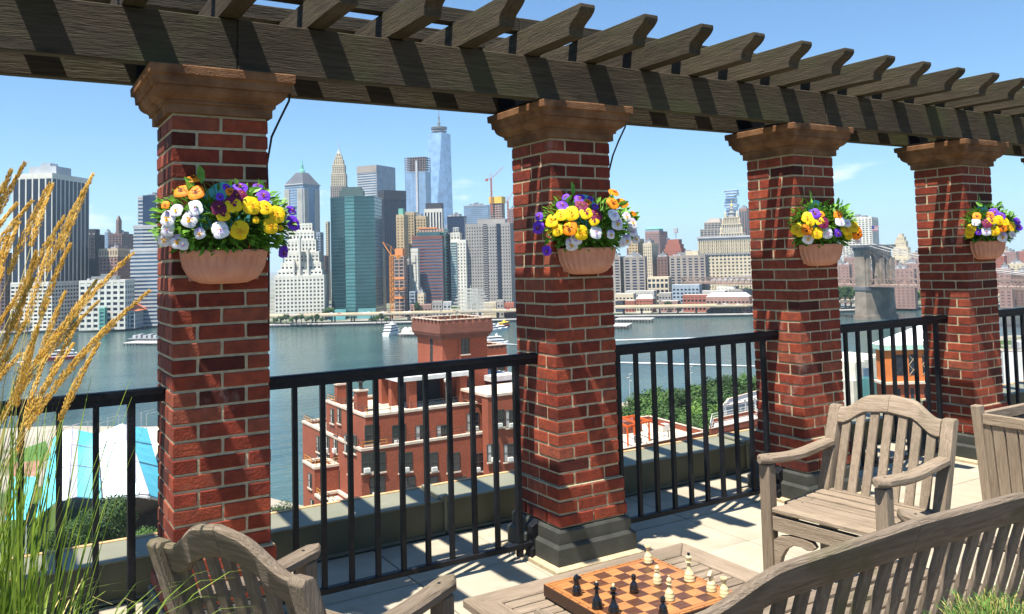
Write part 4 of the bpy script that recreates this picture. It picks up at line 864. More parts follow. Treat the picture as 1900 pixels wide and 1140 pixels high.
# green octagonal glass tower
D = 965; C_, a, La, Lb = frame_at(610, 694, 700, 363, D, radians(4))
t = empty('green_glass_tower', (C_.x, C_.y, GZ), a, 'wide dark green glass tower with a pale teal corner facet on the waterfront', 'skyscraper'); H = ztop(650, 364, D)-GZ
fx = lambda u: -La*(694-u)/84
P_ = [(fx(610), 14), (fx(639), .6), (fx(657), -3), (fx(694), 2), (fx(694)+6, 40), (fx(610)+4, 50)]
def poly_tower(parent, P_, z0, z1, mats, lines, fh=4.0):
    for i in range(len(P_)):
        a_, b_ = P_[i], P_[(i+1) % len(P_)]; q = MB(); q.add([(*a_, z0), (*b_, z0), (*b_, z1), (*a_, z1)], [(0, 1, 2, 3)]); q.build('glass_wall', mats[min(i, len(mats)-1)], parent)
    q = MB(); q.add([(*p, z1) for p in P_], [tuple(range(len(P_)))]); q.build('roof', W_SMK, parent)
    q = MB(); c_ = Vector((sum(p[0] for p in P_)/len(P_), sum(p[1] for p in P_)/len(P_), 0)); n = int((z1-z0)/fh)
    Q = [c_+(Vector((*p, 0))-c_)*(1+.25/ (Vector((*p, 0))-c_).length) for p in P_]
    for i in range(n+1): q.prism([(p.x, p.y) for p in Q], z0+i*fh, z0+i*fh+.55, 2)
    q.build('mullion_bands', lines, parent)
poly_tower(t, P_, 0, H, [G_TEALD, G_TEALL, G_TEAL, G_TEALD], wallm('teal_band', (.03, .10, .10)))
q = MB(); q.box(fx(628), fx(672), 12, 34, H, H+dz(D, 13)); q.box(fx(632), fx(668), 13, 30, H+dz(D, 13), H+dz(D, 19)); q.build('plant_room', wallm('plant_teal', (.09, .14, .13)), t)
q = MB(); q.frustum(fx(608), fx(640), -16, .5, 0, fx(620), fx(640), -4, .5, 11); q.frustum(fx(660), fx(694), -10, -1, 0, fx(662), fx(694), -3, -1, 11); q.build('sloped_atrium', G_TEALL, t)
tower(694, 697, 703, 415, 1150, W_RED, G_DARK, 'sliver of red brick tower right of the green glass tower', pent=False)
tower(694, 700, 705, 430, 1120, W_GREYL, G_BLUE, 'thin silver banded tower edge right of the green glass tower', style='bands', pent=False)
tower(700, 709, 715, 464, 1090, W_CREAM, G_DARK, 'narrow cream brick loft building in front of the black glass tower', bay=3.2, slab=1.8, pier=1.8)
t, La, Lb, H = tower(701, 712, 753, 354, 1320, W_DARK, G_NAVY, 'broad black and navy glass tower left of the cream stepped hotel', phi=60, style='grid', slab=.7, pier=.5, bay=3, pent=False)
q = MB(); q.box(-La-.3, .3, -.3, Lb+.3, H-14, H+1); q.build('dark_crown', W_DARK, t)
# glass tower under construction
D = 2300; t, La, Lb, H = tower(751, 789, 799, 318, D, W_BLUEG, G_SKY, 'unfinished blue glass tower with open brown top floors and a hoist up its front', phi=20, slab=.6, pier=.4, bay=12, pent=False)
q = MB()
for i in range(7): q.box(-La, 0, 0, Lb, H+i*6.5, H+i*6.5+1.2)
for i in range(9):
    for j in range(2): q.box(-La+La*i/8.2, -La+La*i/8.2+1.6, j*(Lb-2), j*(Lb-2)+1.6, H, H+39)
q.build('open_floors', wallm('brown_steel', (.20, .13, .10)), t)
q = MB(); q.box(-La*.45, -La*.36, -4, -.5, 0, H+30); q.build('hoist', W_GREYL, t)
# tallest tower
D = 2480; C_ = at_dist(818, 400, D); dd = Vector((C_.x-CX, C_.y-CY, 0)).normalized(); az = atan2(dd.y, dd.x)-pi/2
t = empty('tallest_glass_tower', (C_.x, C_.y, GZ), az, 'tallest pale blue tapering glass tower with long triangular facets and a mast', 'skyscraper')
hb = (845-797)/2/FPX*D*1.0; H = ztop(818, 249, D)-GZ; ht = (838-796.5)/2/FPX*D
zb = 40; rb = hb*1.02; tw_ = radians(12)
B_ = [Vector((rb*sqrt(2)*cos(pi/4+k*pi/2+tw_)*.80, rb*sqrt(2)*sin(pi/4+k*pi/2+tw_)*.80, zb)) for k in range(4)]
T_ = [Vector((ht*cos(k*pi/2+tw_+pi/2)*1.03, ht*sin(k*pi/2+tw_+pi/2)*1.03, H)) for k in range(4)]
q = MB(); q.prism([(p.x, p.y) for p in B_], 0, zb, 2); q.build('podium', G_SKY, t)
for k in range(4):
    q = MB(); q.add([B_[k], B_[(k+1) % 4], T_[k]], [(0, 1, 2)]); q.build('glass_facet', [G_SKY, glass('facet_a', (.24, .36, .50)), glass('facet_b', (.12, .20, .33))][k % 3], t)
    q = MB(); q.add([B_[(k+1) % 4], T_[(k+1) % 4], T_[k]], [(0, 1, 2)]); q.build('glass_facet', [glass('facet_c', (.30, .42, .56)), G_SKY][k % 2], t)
q = MB(); q.add(T_, [(0, 1, 2, 3)]); q.build('roof', W_STEEL, t)
q = MB()
for r_, z_ in ((ht*.62, 6), (ht*.68, 14), (ht*.68, 18)): q.lathe([(r_, H+z_), (r_+1.5, H+z_), (r_+1.5, H+z_+1.8), (r_, H+z_+1.8)], 24)
for k in range(16): q.bar((ht*.62*cos(k*pi/8), ht*.62*sin(k*pi/8), H), (ht*.68*cos(k*pi/8), ht*.68*sin(k*pi/8), H+18), 1, 1)
q.build('crown_ring', W_SMK, t)
q = MB(); q.lathe([(4.5, H), (3.6, H+30), (5, H+31), (5, H+34), (2.4, H+35), (2.2, H+48), (3.6, H+49), (3.6, H+51), (1.2, H+52), (.5, ztop(815, 205, D)-GZ+22)], 8); q.build('mast', W_SMK, t)
# cream hotel
t, La, Lb, H = tower(752, 790, 796, 402, 1180, W_TAN, G_SMOKE, 'tan stepped brick hotel with several roof blocks', phi=12, bay=4, slab=1.9, pier=2.0)
facade(t, -La, -La*.55, -3, 12, 0, H+6, W_TAN, G_SMOKE, bay=4, slab=1.9, pier=2)
t, La, Lb, H = tower(735, 749, 757, 399, 1150, W_TAN, G_SMOKE, 'slim tan brick tower with a pale green roof box left of the stepped hotel', phi=20, bay=6, slab=2.4, pier=3.2, pent=False)
q = MB(); q.box(-La*.8, -La*.2, 3, 12, H+.6, H+9); q.build('green_roof_box', W_COP, t)
t, La, Lb, H = tower(787, 820, 823, 388, 1350, W_WHITE, G_DARK, 'tower of white vertical ribs with a dark cap', phi=8, style='piers', bay=4.6, pier=2.2, pent=False)
q = MB(); q.box(-La*.93, 0, 2, Lb, H+.6, H+10); q.build('dark_cap', W_DARK, t)
tower(829, 862, 866, 402, 1240, W_DARK, G_NAVY, 'plain dark blue glass block right of the white ribbed tower', phi=8, style='bands', slab=.5)
tower(820, 832, 838, 418, 1900, W_BLUEG, G_BLUE, 'hazy blue block just right of the foot of the tallest tower', pent=False)
tower(860, 905, 911, 381, 1700, W_BLUEG, G_SKY, 'pale blue banded glass slab left of the tower with yellow netting', phi=10, style='bands', slab=1.4)
tower(862, 866, 868, 388, 1800, W_GREYL, G_SKY, 'sliver of pale slab behind the dark blue glass block', pent=False)
# netted construction tower + cranes
D = 1500; t, La, Lb, H = tower(909, 930, 936, 374, D, W_CONC, G_SMOKE, 'bare concrete tower wrapped in yellow netting at the top', phi=20, slab=1.5, pier=1.0, bay=6, fh=4.2, pent=False)
q = MB(); q.box(-La-1.5, 1.5, -1.5, Lb+1.5, H-3, H+9); q.build('safety_netting', W_YEL, t)
def crane(u, vb, vt, D, jib, mat_, label, boom=(18, 28), w=1.8):
    b0 = at_dist(u, vb, D); zt_ = ztop(u, vt, D); t = empty('tower_crane', (b0.x, b0.y, GZ), 0, label, 'crane'); H_ = zt_-GZ; hb_ = b0.z-GZ
    q = MB(); n = max(4, int((H_-hb_)/6)); c4 = [(-w, -w), (w, -w), (w, w), (-w, w)]
    for x, y in c4: q.bar((x, y, max(0, hb_-30)), (x, y, H_), .5, .5)
    for i in range(n):
        z0_, z1_ = hb_+(H_-hb_)*i/n, hb_+(H_-hb_)*(i+1)/n
        for k in range(4): q.bar((*c4[k], z0_), (*c4[(k+1) % 4], z1_), .35, .35)
    q.build('mast', mat_, t)
    d = Vector((cos(-YAW), sin(-YAW), 0)); s_ = jib; q = MB(); tip = d*s_*boom[0]+Vector((0, 0, H_+boom[1])); root = Vector((0, 0, H_))
    for o_ in (-.8, .8): q.bar(root+Vector((0, 0, o_)), tip+Vector((0, 0, o_*.3)), .5, .5)
    for i in range(10): p = root.lerp(tip, i/10); p2 = root.lerp(tip, (i+1)/10); q.bar(p+Vector((0, 0, .8)), p2-Vector((0, 0, .7)), .3, .3)
    q.build('jib', mat_, t)
    q = MB(); cj = root-d*s_*8; q.bar(root, cj, 1.2, 1.2); q.bar(root, root+Vector((0, 0, 10)), .6, .6); q.bar(root+Vector((0, 0, 10)), cj, .25, .25); q.bar(root+Vector((0, 0, 10)), tip, .2, .2); c2 = cj-Vector((0, 0, 2)); q.box(c2.x-2, c2.x+2, c2.y-2, c2.y+2, c2.z-2, c2.z+2); q.build('counter_jib', mat_, t); return t
R_CR = wallm('crane_red', (.50, .14, .10)); O_CR = wallm('crane_orange', (.72, .27, .05))
crane(912, 365, 332, 1500, 1, R_CR, 'thin luffing crane on top of the tower with yellow netting', (22, 20), 1.0)
crane(943, 410, 374, 1600, 1, R_CR, 'pinkish luffing crane at the left side of the second pillar', (12, 20), 1.0)
tower(944, 952, 960, 388, 1900, W_PINK, G_SMOKE, 'hazy pale tower touching the left side of the second pillar')
# striped maroon building with teal corner
t, La, Lb, H = tower(764, 820, 829, 438, 1000, W_MAR, G_BLUE, 'maroon granite office block striped with dark window bands', phi=10, style='bands', slab=1.9, fh=3.9, pent=False)
q = MB(); q.box(-La*.85, -La*.08, 3, 26, H+.6, H+dz(1000, 8)); q.build('glazed_attic', G_TEAL, t)
q = MB()
for i in range(9): q.box(-La*.78+i*3.4, -La*.78+i*3.4+2.6, 4, 8, H+dz(1000, 8), H+dz(1000, 8)+4)
q.build('red_roof_frame', W_CONC, t)
q = MB(); q.box(-La*.80, -La*.18, 3.5, 9, H+dz(1000, 8)+4, H+dz(1000, 8)+5.5); q.build('roof_beam', W_ORAN, t)
tower(812, 824, 832, 426, 1010, W_COP, G_TEAL, 'dark teal glass corner tower attached beside the maroon striped block', phi=12, style='bands', slab=.8, pent=False)
tower(826, 833, 839, 436, 1030, W_DARK, G_DARK, 'narrow near black slab between the teal corner and the white stepped building', phi=12)
# orange concrete frame with orange crane
t, La, Lb, H = tower(731, 749, 755, 476, 960, W_CONC, G_SMOKE, 'unfinished concrete frame building with pink orange floors beside the orange crane', phi=15, slab=1.0, pier=1.0, bay=7, fh=4, pent=False)
q = MB(); q.box(-La*.9, -La*.1, 0, 14, H, H+9); q.build('orange_formwork', W_ORAN, t)
for z_ in (.45, .62, .3):
    q = MB(); q.box(-La-.3, .3, -.5, 2, H*z_, H*z_+2.6); q.build('netting_band', W_ORAN, t)
crane(727.5, 585, 474, 945, -1, O_CR, 'tall orange crane standing in front of the unfinished concrete frame', (9, 15), 1.4)
tower(755, 759, 763, 485, 980, W_GREY, G_NAVY, 'narrow grey balcony building between the concrete frame and the white mural wall', bay=3)
t, La, Lb, H = tower(762, 775, 778, 462, 985, W_WHITE, G_SMOKE, 'white blank walled building with thin black line pattern', phi=12, style='bands', slab=3.8, fh=4, pent=False)
q = MB()
for (a_, b_, c_, d_) in ((.3, .3, .5, .9), (.3, .9, .5, .5), (.6, .6, .2, .5), (.1, .6, .2, .2), (.75, .75, .55, .8), (.3, .75, .8, .8)): q.box(-La*b_-.2, -La*a_+.2, -.7, -.3, H*c_-.2, H*d_+.2)
q.build('line_pattern', W_DARK, t)
tower(760, 770, 776, 542, 960, W_BLUEG, G_SMOKE, 'small pale grey warehouse in front of the white mural wall', bay=5, pent=False)
tower(775, 786, 790, 545, 955, W_CREAM, G_DARK, 'small cream walk up house left of the brick waterfront row', bay=4, slab=2.2, pier=2)
# white stepped with teal strip
t, La, Lb, H = tower(836, 864, 868, 446, 1020, W_WHITE, G_SMOKE, 'white stepped apartment tower with a teal glass strip left of the broad grey slab', phi=10, bay=4, slab=2.1, pier=2.2, pent=False)
facade(t, -La, -La*.4, .5, 18, H, H+dz(1020, 14), W_WHITE, G_SMOKE, bay=4, slab=2, pier=2)
facade(t, -La*.85, -La*.5, 3, 14, H+dz(1020, 14), H+dz(1020, 24), W_GREYL, G_SMOKE, bay=4, slab=1, pier=1)
q = MB(); q.box(-La, -La*.62, -1.6, 2, 0, H-3); q.build('teal_strip', G_TEALL, t)
q = MB()
for i in range(28): q.box(-La-.2, -La*.6, -1.9, 0, i*H/28, i*H/28+1.2)
q.build('balcony_bands', W_GREYL, t)
q = MB(); q.frustum(-La*.55, .2, -.7, -.3, 0, -La*.05, .2, -.7, -.3, H*.62); q.build('dark_shed_wall', G_NAVY, t) if False else None
# broad grey slab
D = 1020; t, La, Lb, H = tower(864, 946, 962, 414, D, W_GREYL if False else W_GREY, G_DARK, 'broad grey precast office slab with rows of small dark windows', phi=8, bay=3.3, slab=2.2, pier=1.7, fh=4, pent=False)
for f_ in (.56, .26): 
    q = MB(); q.box(-La*f_-2.4, -La*f_+2.4, -.9, 3, 0, H-.5); q.build('dark_recess', G_DARK, t)
    q = MB()
    for i in range(40):
        if f_ > .5: q.box(-La*f_-2.6, -La*f_+2.6, -1.1, 0, i*H/40, i*H/40+1.1)
    q.build('recess_bands', W_GREY, t)
q = MB(); q.box(-La*.75, -La*.12, 5, 25, H, H+6); q.build('penthouse', W_GREY, t)
# waterfront row
for (u0_, u1_, v_, wl, lb, dd_) in ((761, 802, 566, W_PINK, 'long low red brick warehouse with arched windows behind the elevated road', 940), (802, 822, 560, W_GREY, 'grey rowhouse block right of the long brick warehouse', 935), (822, 839, 561, W_GREYL, 'pale gable wall house right of the grey rowhouses', 930),
      (897, 922, 562, W_CREAM, 'blank cream walled building behind the elevated road', 905), (922, 936, 558, W_GREY, 'grey brick house with small dormers by the cream wall', 900), (936, 955, 563, W_RED, 'small red brick gabled house left of the second pillar', 895)):
    tower(u0_, u1_-2, u1_, v_, dd_, wl, G_DARK if wl is not W_CREAM else W_CREAM, lb, phi=6, fh=4.2, bay=3.6, slab=2.1, pier=1.9, depth=18, pent=False, name='waterfront_building', cat='building')
# ------------------------------------------------------------------ right of the second pillar
tower(1128, 1150, 1160, 477, 1030, W_TANG, G_NAVY, 'dark banded apartment tower touching the right side of the second pillar', phi=20, style='grid', bay=9, pier=2.5, slab=1.6, fh=3.4)
t, La, Lb, H = tower(1157, 1196, 1200, 477, 1020, W_TANG, G_NAVY, 'brown grey apartment slab with dark balcony strips, left of the pair', phi=8, bay=8, pier=3.2, slab=1.5, fh=3.3)
tower(1166, 1183, 1195, 444, 1150, W_TAN, G_SMOKE, 'tan stepped tower behind the brown grey apartment slab', phi=25, bay=4, slab=2.2, pier=2.4)
tower(1193, 1209, 1221, 452, 1120, W_CREAM, G_SMOKE, 'cream tower with fine window grid behind the brown grey apartment slab', phi=25, bay=3.4, slab=1.9, pier=1.8)
t, La, Lb, H = tower(1197, 1223, 1238, 430, 1500, W_PINK, G_BLUE, 'pale office tower with green edged roof and a blue glass back', phi=30, bay=4, slab=2, pent=False)
q = MB(); q.box(-La, 0, 0, Lb*.5, H, H+5); q.build('attic', W_BLUEG, t); q = MB(); q.frustum(-La-.5, .5, -.5, Lb*.5, H+5, -La*.9, -La*.1, 2, Lb*.4, H+8); q.build('roof_edge', W_COP, t)
tower(1228, 1239, 1243, 443, 1520, W_BLUEG, G_BLUE, 'blue glass slab behind the tower with green edged roof', phi=30, style='bands', slab=.8)
tower(1163, 1170, 1176, 461, 1300, W_PINK, G_SMOKE, 'small pink brown tower top right of the second pillar')
tower(1219, 1238, 1246, 477, 1110, W_BROWN, G_DARK, 'dark red brown brick block between the two apartment slabs', phi=12, bay=4, slab=2.6, pier=2.4)
t, La, Lb, H = tower(1232, 1264, 1272, 462, 1400, W_RED, G_SMOKE, 'salmon red brick tower with stepped pyramid top', phi=20, bay=5, slab=3, pier=3, pent=False)
for i, k_ in enumerate((.85, .68)):
    q = MB(); q.box(-La*(.5+k_/2), -La*(.5-k_/2), Lb*(.5-k_/2), Lb*(.5+k_/2), H+i*8, H+8+i*8); q.build('stepped_top', W_RED, t)
q = MB(); q.lathe([(.6, H+16), (.6, H+26), (4, H+27), (4, H+34), (.5, H+34)], 8, (-La*.4, Lb*.5, 0)); q.build('water_tank', W_GREYL, t)
t, La, Lb, H = tower(1242, 1308, 1315, 474, 1040, W_TANG, G_NAVY, 'wide brown grey apartment slab with three dark balcony strips, right of the pair', phi=6, bay=7.5, pier=3, slab=1.5, fh=3.2)
q = MB(); q.box(-La*.55, -La*.2, 4, 16, H+.6, H+6); q.build('roof_block', W_CREAM, t)
tower(1201, 1240, 1246, 515, 1010, W_CREAM, G_DARK, 'cream colonnaded school building below the brown brick block', phi=8, bay=5, pier=1.6, slab=2.2, fh=7, pent=False)
# municipal building with wedding cake tower
D = 1180; t, La, Lb, H = tower(1296, 1392, 1420, 440, D, W_CREAM, G_SMOKE, 'huge cream stone municipal building with cornice and wedding cake tower', phi=6, bay=5.2, slab=2.3, pier=2.5, fh=4.6, pent=False)
q = MB(); q.box(-La-2.5, 2, -2.5, Lb, H, H+2.5); q.box(-La-1.2, 1, -1.2, Lb, H-3, H-.4); q.box(-La-1, 1, -1, 4, H-23, H-21); q.box(-La-1, 1, -1, 4, 26, 29); q.build('cornices', W_GREYL, t)
q = MB(); n = 24
for i in range(n+1): x = -La+La*i/n; q.lathe([(1.1, H-21), (1.0, H-3)], 8, (x, -.9, 0))
q.build('columns', W_CREAM, t)
q = MB()
for i in range(19): x = -La+La*i/18; q.box(x-1, x+1, -1.6, 1, 0, 25)
q.build('base_colonnade', W_CREAM, t)
xm = -La*(1392-1357)/96; sc_ = D/FPX
def cake(parent, tiers, xm, ym, z0):
    for (hw, v0_, v1_) in tiers:
        za = ztop(1357, v0_, D)-GZ; zb = ztop(1357, v1_, D)-GZ; r = hw*sc_
        if r > 5:
            q = MB(); q.box(xm-r, xm+r, ym-r, ym+r, za, zb); q.build('tier_core', W_GREYL, parent)
            q = MB()
            for k in range(9):
                for yy in (ym-r, ): q.lathe([(.75, za), (.75, zb-1)], 6, (xm-r+2*r*k/8, yy-.8, 0)); q.lathe([(.75, za), (.75, zb-1)], 6, (xm+r+.8, ym-r+2*r*k/8, 0)); q.lathe([(.75, za), (.75, zb-1)], 6, (xm-r-.8, ym-r+2*r*k/8, 0))
            q.box(xm-r-1.6, xm+r+1.6, ym-r-1.6, ym+r+1.6, zb-1.2, zb); q.build('tier_colonnade', W_CREAM, parent)
            for sx_ in (-1, 1):
                q = MB(); q.lathe([(1.6, zb), (1.4, zb+5), (.3, zb+8.5)], 8, (xm+sx_*(r-.6), ym-r+.8, 0)); q.build('corner_turret', W_CREAM, parent)
        else:
            q = MB(); q.lathe([(r, za), (r, zb-1), (r*1.2, zb-1), (r*1.2, zb)], 14, (xm, ym, 0)); q.build('drum', W_GREYL, parent)
cake(t, [(19, 440, 432), (15.5, 432, 415), (11, 415, 402), (6.5, 402, 393), (4.5, 393, 386), (2.6, 386, 381)], xm, 18, H)
q = MB(); za = ztop(1357, 381, D)-GZ; q.lathe([(2.4*sc_, za), (1.8*sc_, za+2), (.4, za+4), (.5, za+8), (.15, za+9)], 10, (xm, 18, 0)); q.build('gilded_finial', wallm('gilding', (.7, .48, .15)), t)
t, La, Lb, H = tower(1299, 1338, 1347, 425, 1500, W_TANG, G_SMOKE, 'grey stepped courthouse tower behind the municipal building', phi=10, bay=6, pent=False)
facade(t, -La*.82, 0, 4, Lb, H, H+dz(1500, 12), W_TANG, G_SMOKE, bay=6); q = MB(); q.frustum(-La*.8, -2, 5, Lb, H+dz(1500, 12), -La*.55, -4, 9, Lb-5, H+dz(1500, 20)); q.build('sloped_roof', W_TANG, t)
tower(1320, 1336, 1343, 407, 1650, W_BROWN, G_SMOKE, 'brown tower top just behind the grey courthouse roof', pent=False)
t, La, Lb, H = tower(1346, 1366, 1370, 400, 2000, W_STEEL, G_SKY, 'far pale glass tower of irregular stacked boxes', phi=15, style='bands', slab=.9, pent=False)
r2 = random.Random(4); z_ = H
for i in range(9):
    a_, b_ = r2.uniform(-4, 3), r2.uniform(-3, 4); q = MB(); q.box(-La-a_, b_, a_, Lb, z_, z_+5.6); q.build('glass_box', G_SKY, t); q = MB(); q.box(-La-a_-1, b_+1, a_-1, Lb+1, z_+5.6, z_+6.6); q.build('floor_slab', W_WHITE, t); z_ += 6.6
tower(1371, 1385, 1392, 387, 1700, W_PINK, G_SMOKE, 'grey pink tower at the left side of the third pillar', bay=5, style='piers', fh=4)
# low market buildings by the pier
LOW = [(1141, 1180, 546, 960, W_CREAM, 'low cream flat roofed building right of the second pillar'), (1160, 1218, 541, 990, W_ROOF, 'long pale parking deck below the left apartment slab'), (1180, 1216, 556, 930, W_RED, 'dark red brick market hall with a gable on the pier street'),
       (1142, 1160, 560, 932, W_DARK, 'small dark shop building with a blue banner'), (1160, 1182, 559, 928, W_RED, 'small red shop block with white signs'), (1222, 1250, 545, 960, W_GREY, 'grey parking structure left of the glass roofed shed'),
       (1247, 1302, 529, 945, W_BLUEG, 'pale blue glass roofed market shed'), (1267, 1322, 548, 925, W_RED, 'long red brick warehouse behind the elevated road'), (1300, 1350, 541, 950, W_ROOF, 'cream low block behind the red brick warehouse'),
       (1330, 1370, 533, 970, W_WHITE, 'white stepped low building below the municipal building'), (1352, 1395, 538, 960, W_GREY, 'grey low block with many windows left of the third pillar'), (1310, 1395, 552, 905, W_PINK, 'pale pink pier shed with hipped roofs'), (1225, 1262, 560, 935, W_PINK, 'low pinkish shed behind the elevated road')]
for u0_, u1_, v_, dd_, wl, lb in LOW:
    t, La, Lb, H = tower(u0_, u1_-5, u1_, v_, dd_, wl, G_DARK if wl is not W_DARK else G_BLUE, lb, phi=12, fh=4.2, bay=4, slab=2, pier=1.6, depth=20, pent=False, name='low_building', cat='building')
    q = MB(); q.box(-La, 0, 0, Lb, H+.6, H+.75); q.build('roof_deck', W_ROOF if wl is not W_DARK else W_DARK, t)
    if 'gable' in lb or 'hipped' in lb: q = MB(); q.frustum(-La, 0, 0, Lb, H+.75, -La*.9, -La*.1, Lb*.45, Lb*.55, H+5); q.build('roof', W_ROOF, t)
# ------------------------------------------------------------------ beyond the bridge
tower(1560, 1617, 1629, 403, 1700, W_WHITE, G_SMOKE, 'tall white slab tower behind the third flower basket', phi=10, bay=6, slab=1.8, pier=2.6, style='grid')
D = 1500; t, La, Lb, H = tower(1650, 1698, 1710, 478, D, W_CREAM, G_SMOKE, 'stepped cream stone ziggurat tower left of the fourth pillar', phi=12, bay=7, slab=2.5, pier=4, pent=False); zp = H
for a_, b_, vv in ((.9, .3, 460), (.82, .38, 448), (.75, .45, 440), (.67, .53, 434)):
    z1 = ztop(1675, vv, D)-GZ; facade(t, -La*a_, -La*b_, 3+(1-a_)*30, 25, zp, z1, W_CREAM, G_SMOKE, bay=7, slab=3, pier=4); zp = z1
PJ = [(1540, 1580, 492, 1050), (1566, 1602, 478, 1250), (1600, 1640, 503, 1000), (1645, 1700, 500, 960), (1640, 1668, 484, 1200), (1672, 1712, 490, 1150), (1690, 1730, 470, 1400), (1845, 1868, 476, 1200), (1852, 1880, 500, 980), (1870, 1905, 490, 1250), (1880, 1930, 506, 1000), (1845, 1870, 458, 1900), (1862, 1890, 468, 1700), (1885, 1940, 466, 2000)]
PN = ['with a flat roof just right of the third pillar', 'behind the third flower basket', 'half hidden by the bridge tower', 'seen between the bridge tower and the fourth pillar', 'rising behind the bridge cables, right of the bridge tower', 'touching the left side of the fourth pillar', 'far behind, hidden mostly by the fourth pillar',
      'just right of the fourth pillar, tall one', 'low, right of the fourth pillar', 'behind, near the right edge', 'low, at the right edge', 'very far, right of the fourth basket', 'hazy, beside the far white slab', 'hazy, at the far right edge of the skyline']
for (a_, b_, vv, D), nn in zip(PJ, PN):
    tower(a_, b_-5, b_, vv, D, [W_PINK, W_RED, W_BROWN, W_CREAM][(a_+b_) % 4] if a_ > 1840 else W_PINK, G_SMOKE, 'brick apartment block '+nn, phi=12, bay=4.5, slab=2.4, pier=2.6, fh=3.2, name='apartment_block', cat='apartment block')
# ------------------------------------------------------------------ stone bridge with twin arched tower
BST = M('bridge_granite', (.20, .16, .12), (.34, .28, .22), rough=.95, scale=.12, c3=(.14, .12, .10), s3=.06, t3=(.5, .65)); BST2 = M('bridge_cap_stone', (.10, .11, .12), (.16, .17, .18), scale=.2)
BSTEEL = wallm('bridge_steel', (.30, .21, .17)); CBL = wallm('cable_grey', (.45, .44, .42))
p0 = onplane(1600, 594, 2, WZ); D = sqrt((p0.x-CX)**2+(p0.y-CY)**2)
C_, a, La, Lb = frame_at(1586, 1604, 1655, 500, D, radians(42))
br_ = empty('suspension_bridge', (C_.x, C_.y, WZ), a, 'old suspension bridge with a granite tower of two pointed arches', 'bridge')
# local x: narrow end face (thickness), local y: broad face with arches
HT = ztop(1604, 455, D)-WZ; HD = ztop(1604, 533, D)-WZ; TH = La; WD = Lb
q = MB(); q.frustum(-TH*1.12, TH*.12, -TH*.12, WD*1.05, 0, -TH*1.03, .6, -.6, WD+1, HD-3); q.box(-TH*1.2, TH*.2, -TH*.2, WD*1.08, 0, 3.5); q.build('lower_pier', BST, br_)
q = MB(); q.box(-TH*1.06, 1.2, -1.2, WD+1.2, HD-3, HD); q.build('deck_course', BST2, br_)
aw = WD*.225; c1, c2 = WD*.315, WD*.685; zs = HD+(HT-HD)*.50; za = HD+(HT-HD)*.80
def pier_part(y0, y1, z0, z1, x0=None): q = MB(); q.box(-TH if x0 is None else x0, 0, y0, y1, z0, z1); q.build('stone_shaft', BST, br_)
pier_part(0, c1-aw/2, HD, HT-5); pier_part(c1+aw/2, c2-aw/2, HD, HT-5, -TH*.42); pier_part(c2+aw/2, WD, HD, HT-5, -TH*.8)
for c_ in (c1, c2):
    pts = [(c_-aw/2, zs)]
    for i in range(1, 9): f = i/8; pts.append((c_-aw/2*(cos(f*pi/2)), zs+(za-zs)*sin(f*pi/2)**.9*1.0))
    L_ = pts[:]; R_ = [(2*c_-y, z) for y, z in reversed(pts[:-1])]
    full = L_+R_+[(c_+aw/2, HT-5), (c_-aw/2, HT-5)]
    q = MB()
    half = L_+[(c_, HT-5), (c_-aw/2, HT-5)]; q.prism(half, -TH*.40, -.3, 0)
    half = [(2*c_-y, z) for y, z in half]; q.prism(half, -TH*.40, -.3, 0); q.build('pointed_arch', BST, br_)
q = MB(); q.box(-TH*1.05, 1.5, -1.5, WD+1.5, HT-5, HT-2.2); q.box(-TH*1.15, 3, -3, WD+3, HT-2.2, HT); q.build('cap_cornice', BST2, br_)
for y in (0, c1+aw/2+2, c2+aw/2+2):
    q = MB(); q.box(-1, 1.6, y+2, y+7, HD, HT-12); q.build('buttress', BST, br_)
dk = MB(); Lk = 950
for yy in (c1-6, c2+6): dk.box(-Lk, Lk, yy-.4, yy+.4, HD, HD+1.0); dk.box(-Lk, Lk, yy-.4, yy+.4, HD+6.5, HD+7.2)
dk.box(-Lk, Lk, c1-6, c2+6, HD+.9, HD+1.8)
for i in range(-95, 96):
    for yy in (c1-6, c2+6): dk.bar((i*10, yy, HD+.5), (i*10+5, yy, HD+6.8), .5, .5); dk.bar((i*10+5, yy, HD+6.8), (i*10+10, yy, HD+.5), .5, .5)
dk.build('deck_truss', BSTEEL, br_)
q = MB()
for yy in (c1-6, c1+8, c2-8, c2+6):
    for s_ in (-1, 1):
        pts = []; SP = 243 if s_ > 0 else 283
        SPN = 243
        for i in range(19):
            f = i/18; x = s_*f*SPN; z = (HT+1-(HD+6))*(1-f)**2+(HD+6); pts.append((x-TH/2, yy, z))
        q.tube(pts, .30, 5)
        for i in range(1, 18): q.bar((pts[i][0], yy, pts[i][2]), (pts[i][0], yy, HD+5), .06, .06)
        for i in range(1, 11, 2): q.bar((-TH/2, yy, HT), (s_*i*14-TH/2, yy, HD+6), .06, .06)
q.build('cables', CBL, br_)
q = MB(); q.lathe([(.3, HT), (.2, HT+18)], 6, (-TH/2, WD/2, 0)); q.build('flagpole', CBL, br_)
FLG = M('flag_red', (.6, .05, .05)); FLB = M('flag_blue', (.05, .08, .3)); FLW = M('flag_white', (.8, .8, .8))
for i in range(7): q = MB(); q.box(-TH/2+.2, -TH/2+.35, WD/2+(2.6 if i < 4 else .2) if False else WD/2+.2, WD/2+8, HT+17-i*.65, HT+17.6-i*.65); q.build('flag_stripe', FLG if i % 2 == 0 else FLW, br_)
q = MB(); q.box(-TH/2+.1, -TH/2+.45, WD/2+.2, WD/2+3.4, HT+15, HT+17.65); q.build('flag_canton', FLB, br_)
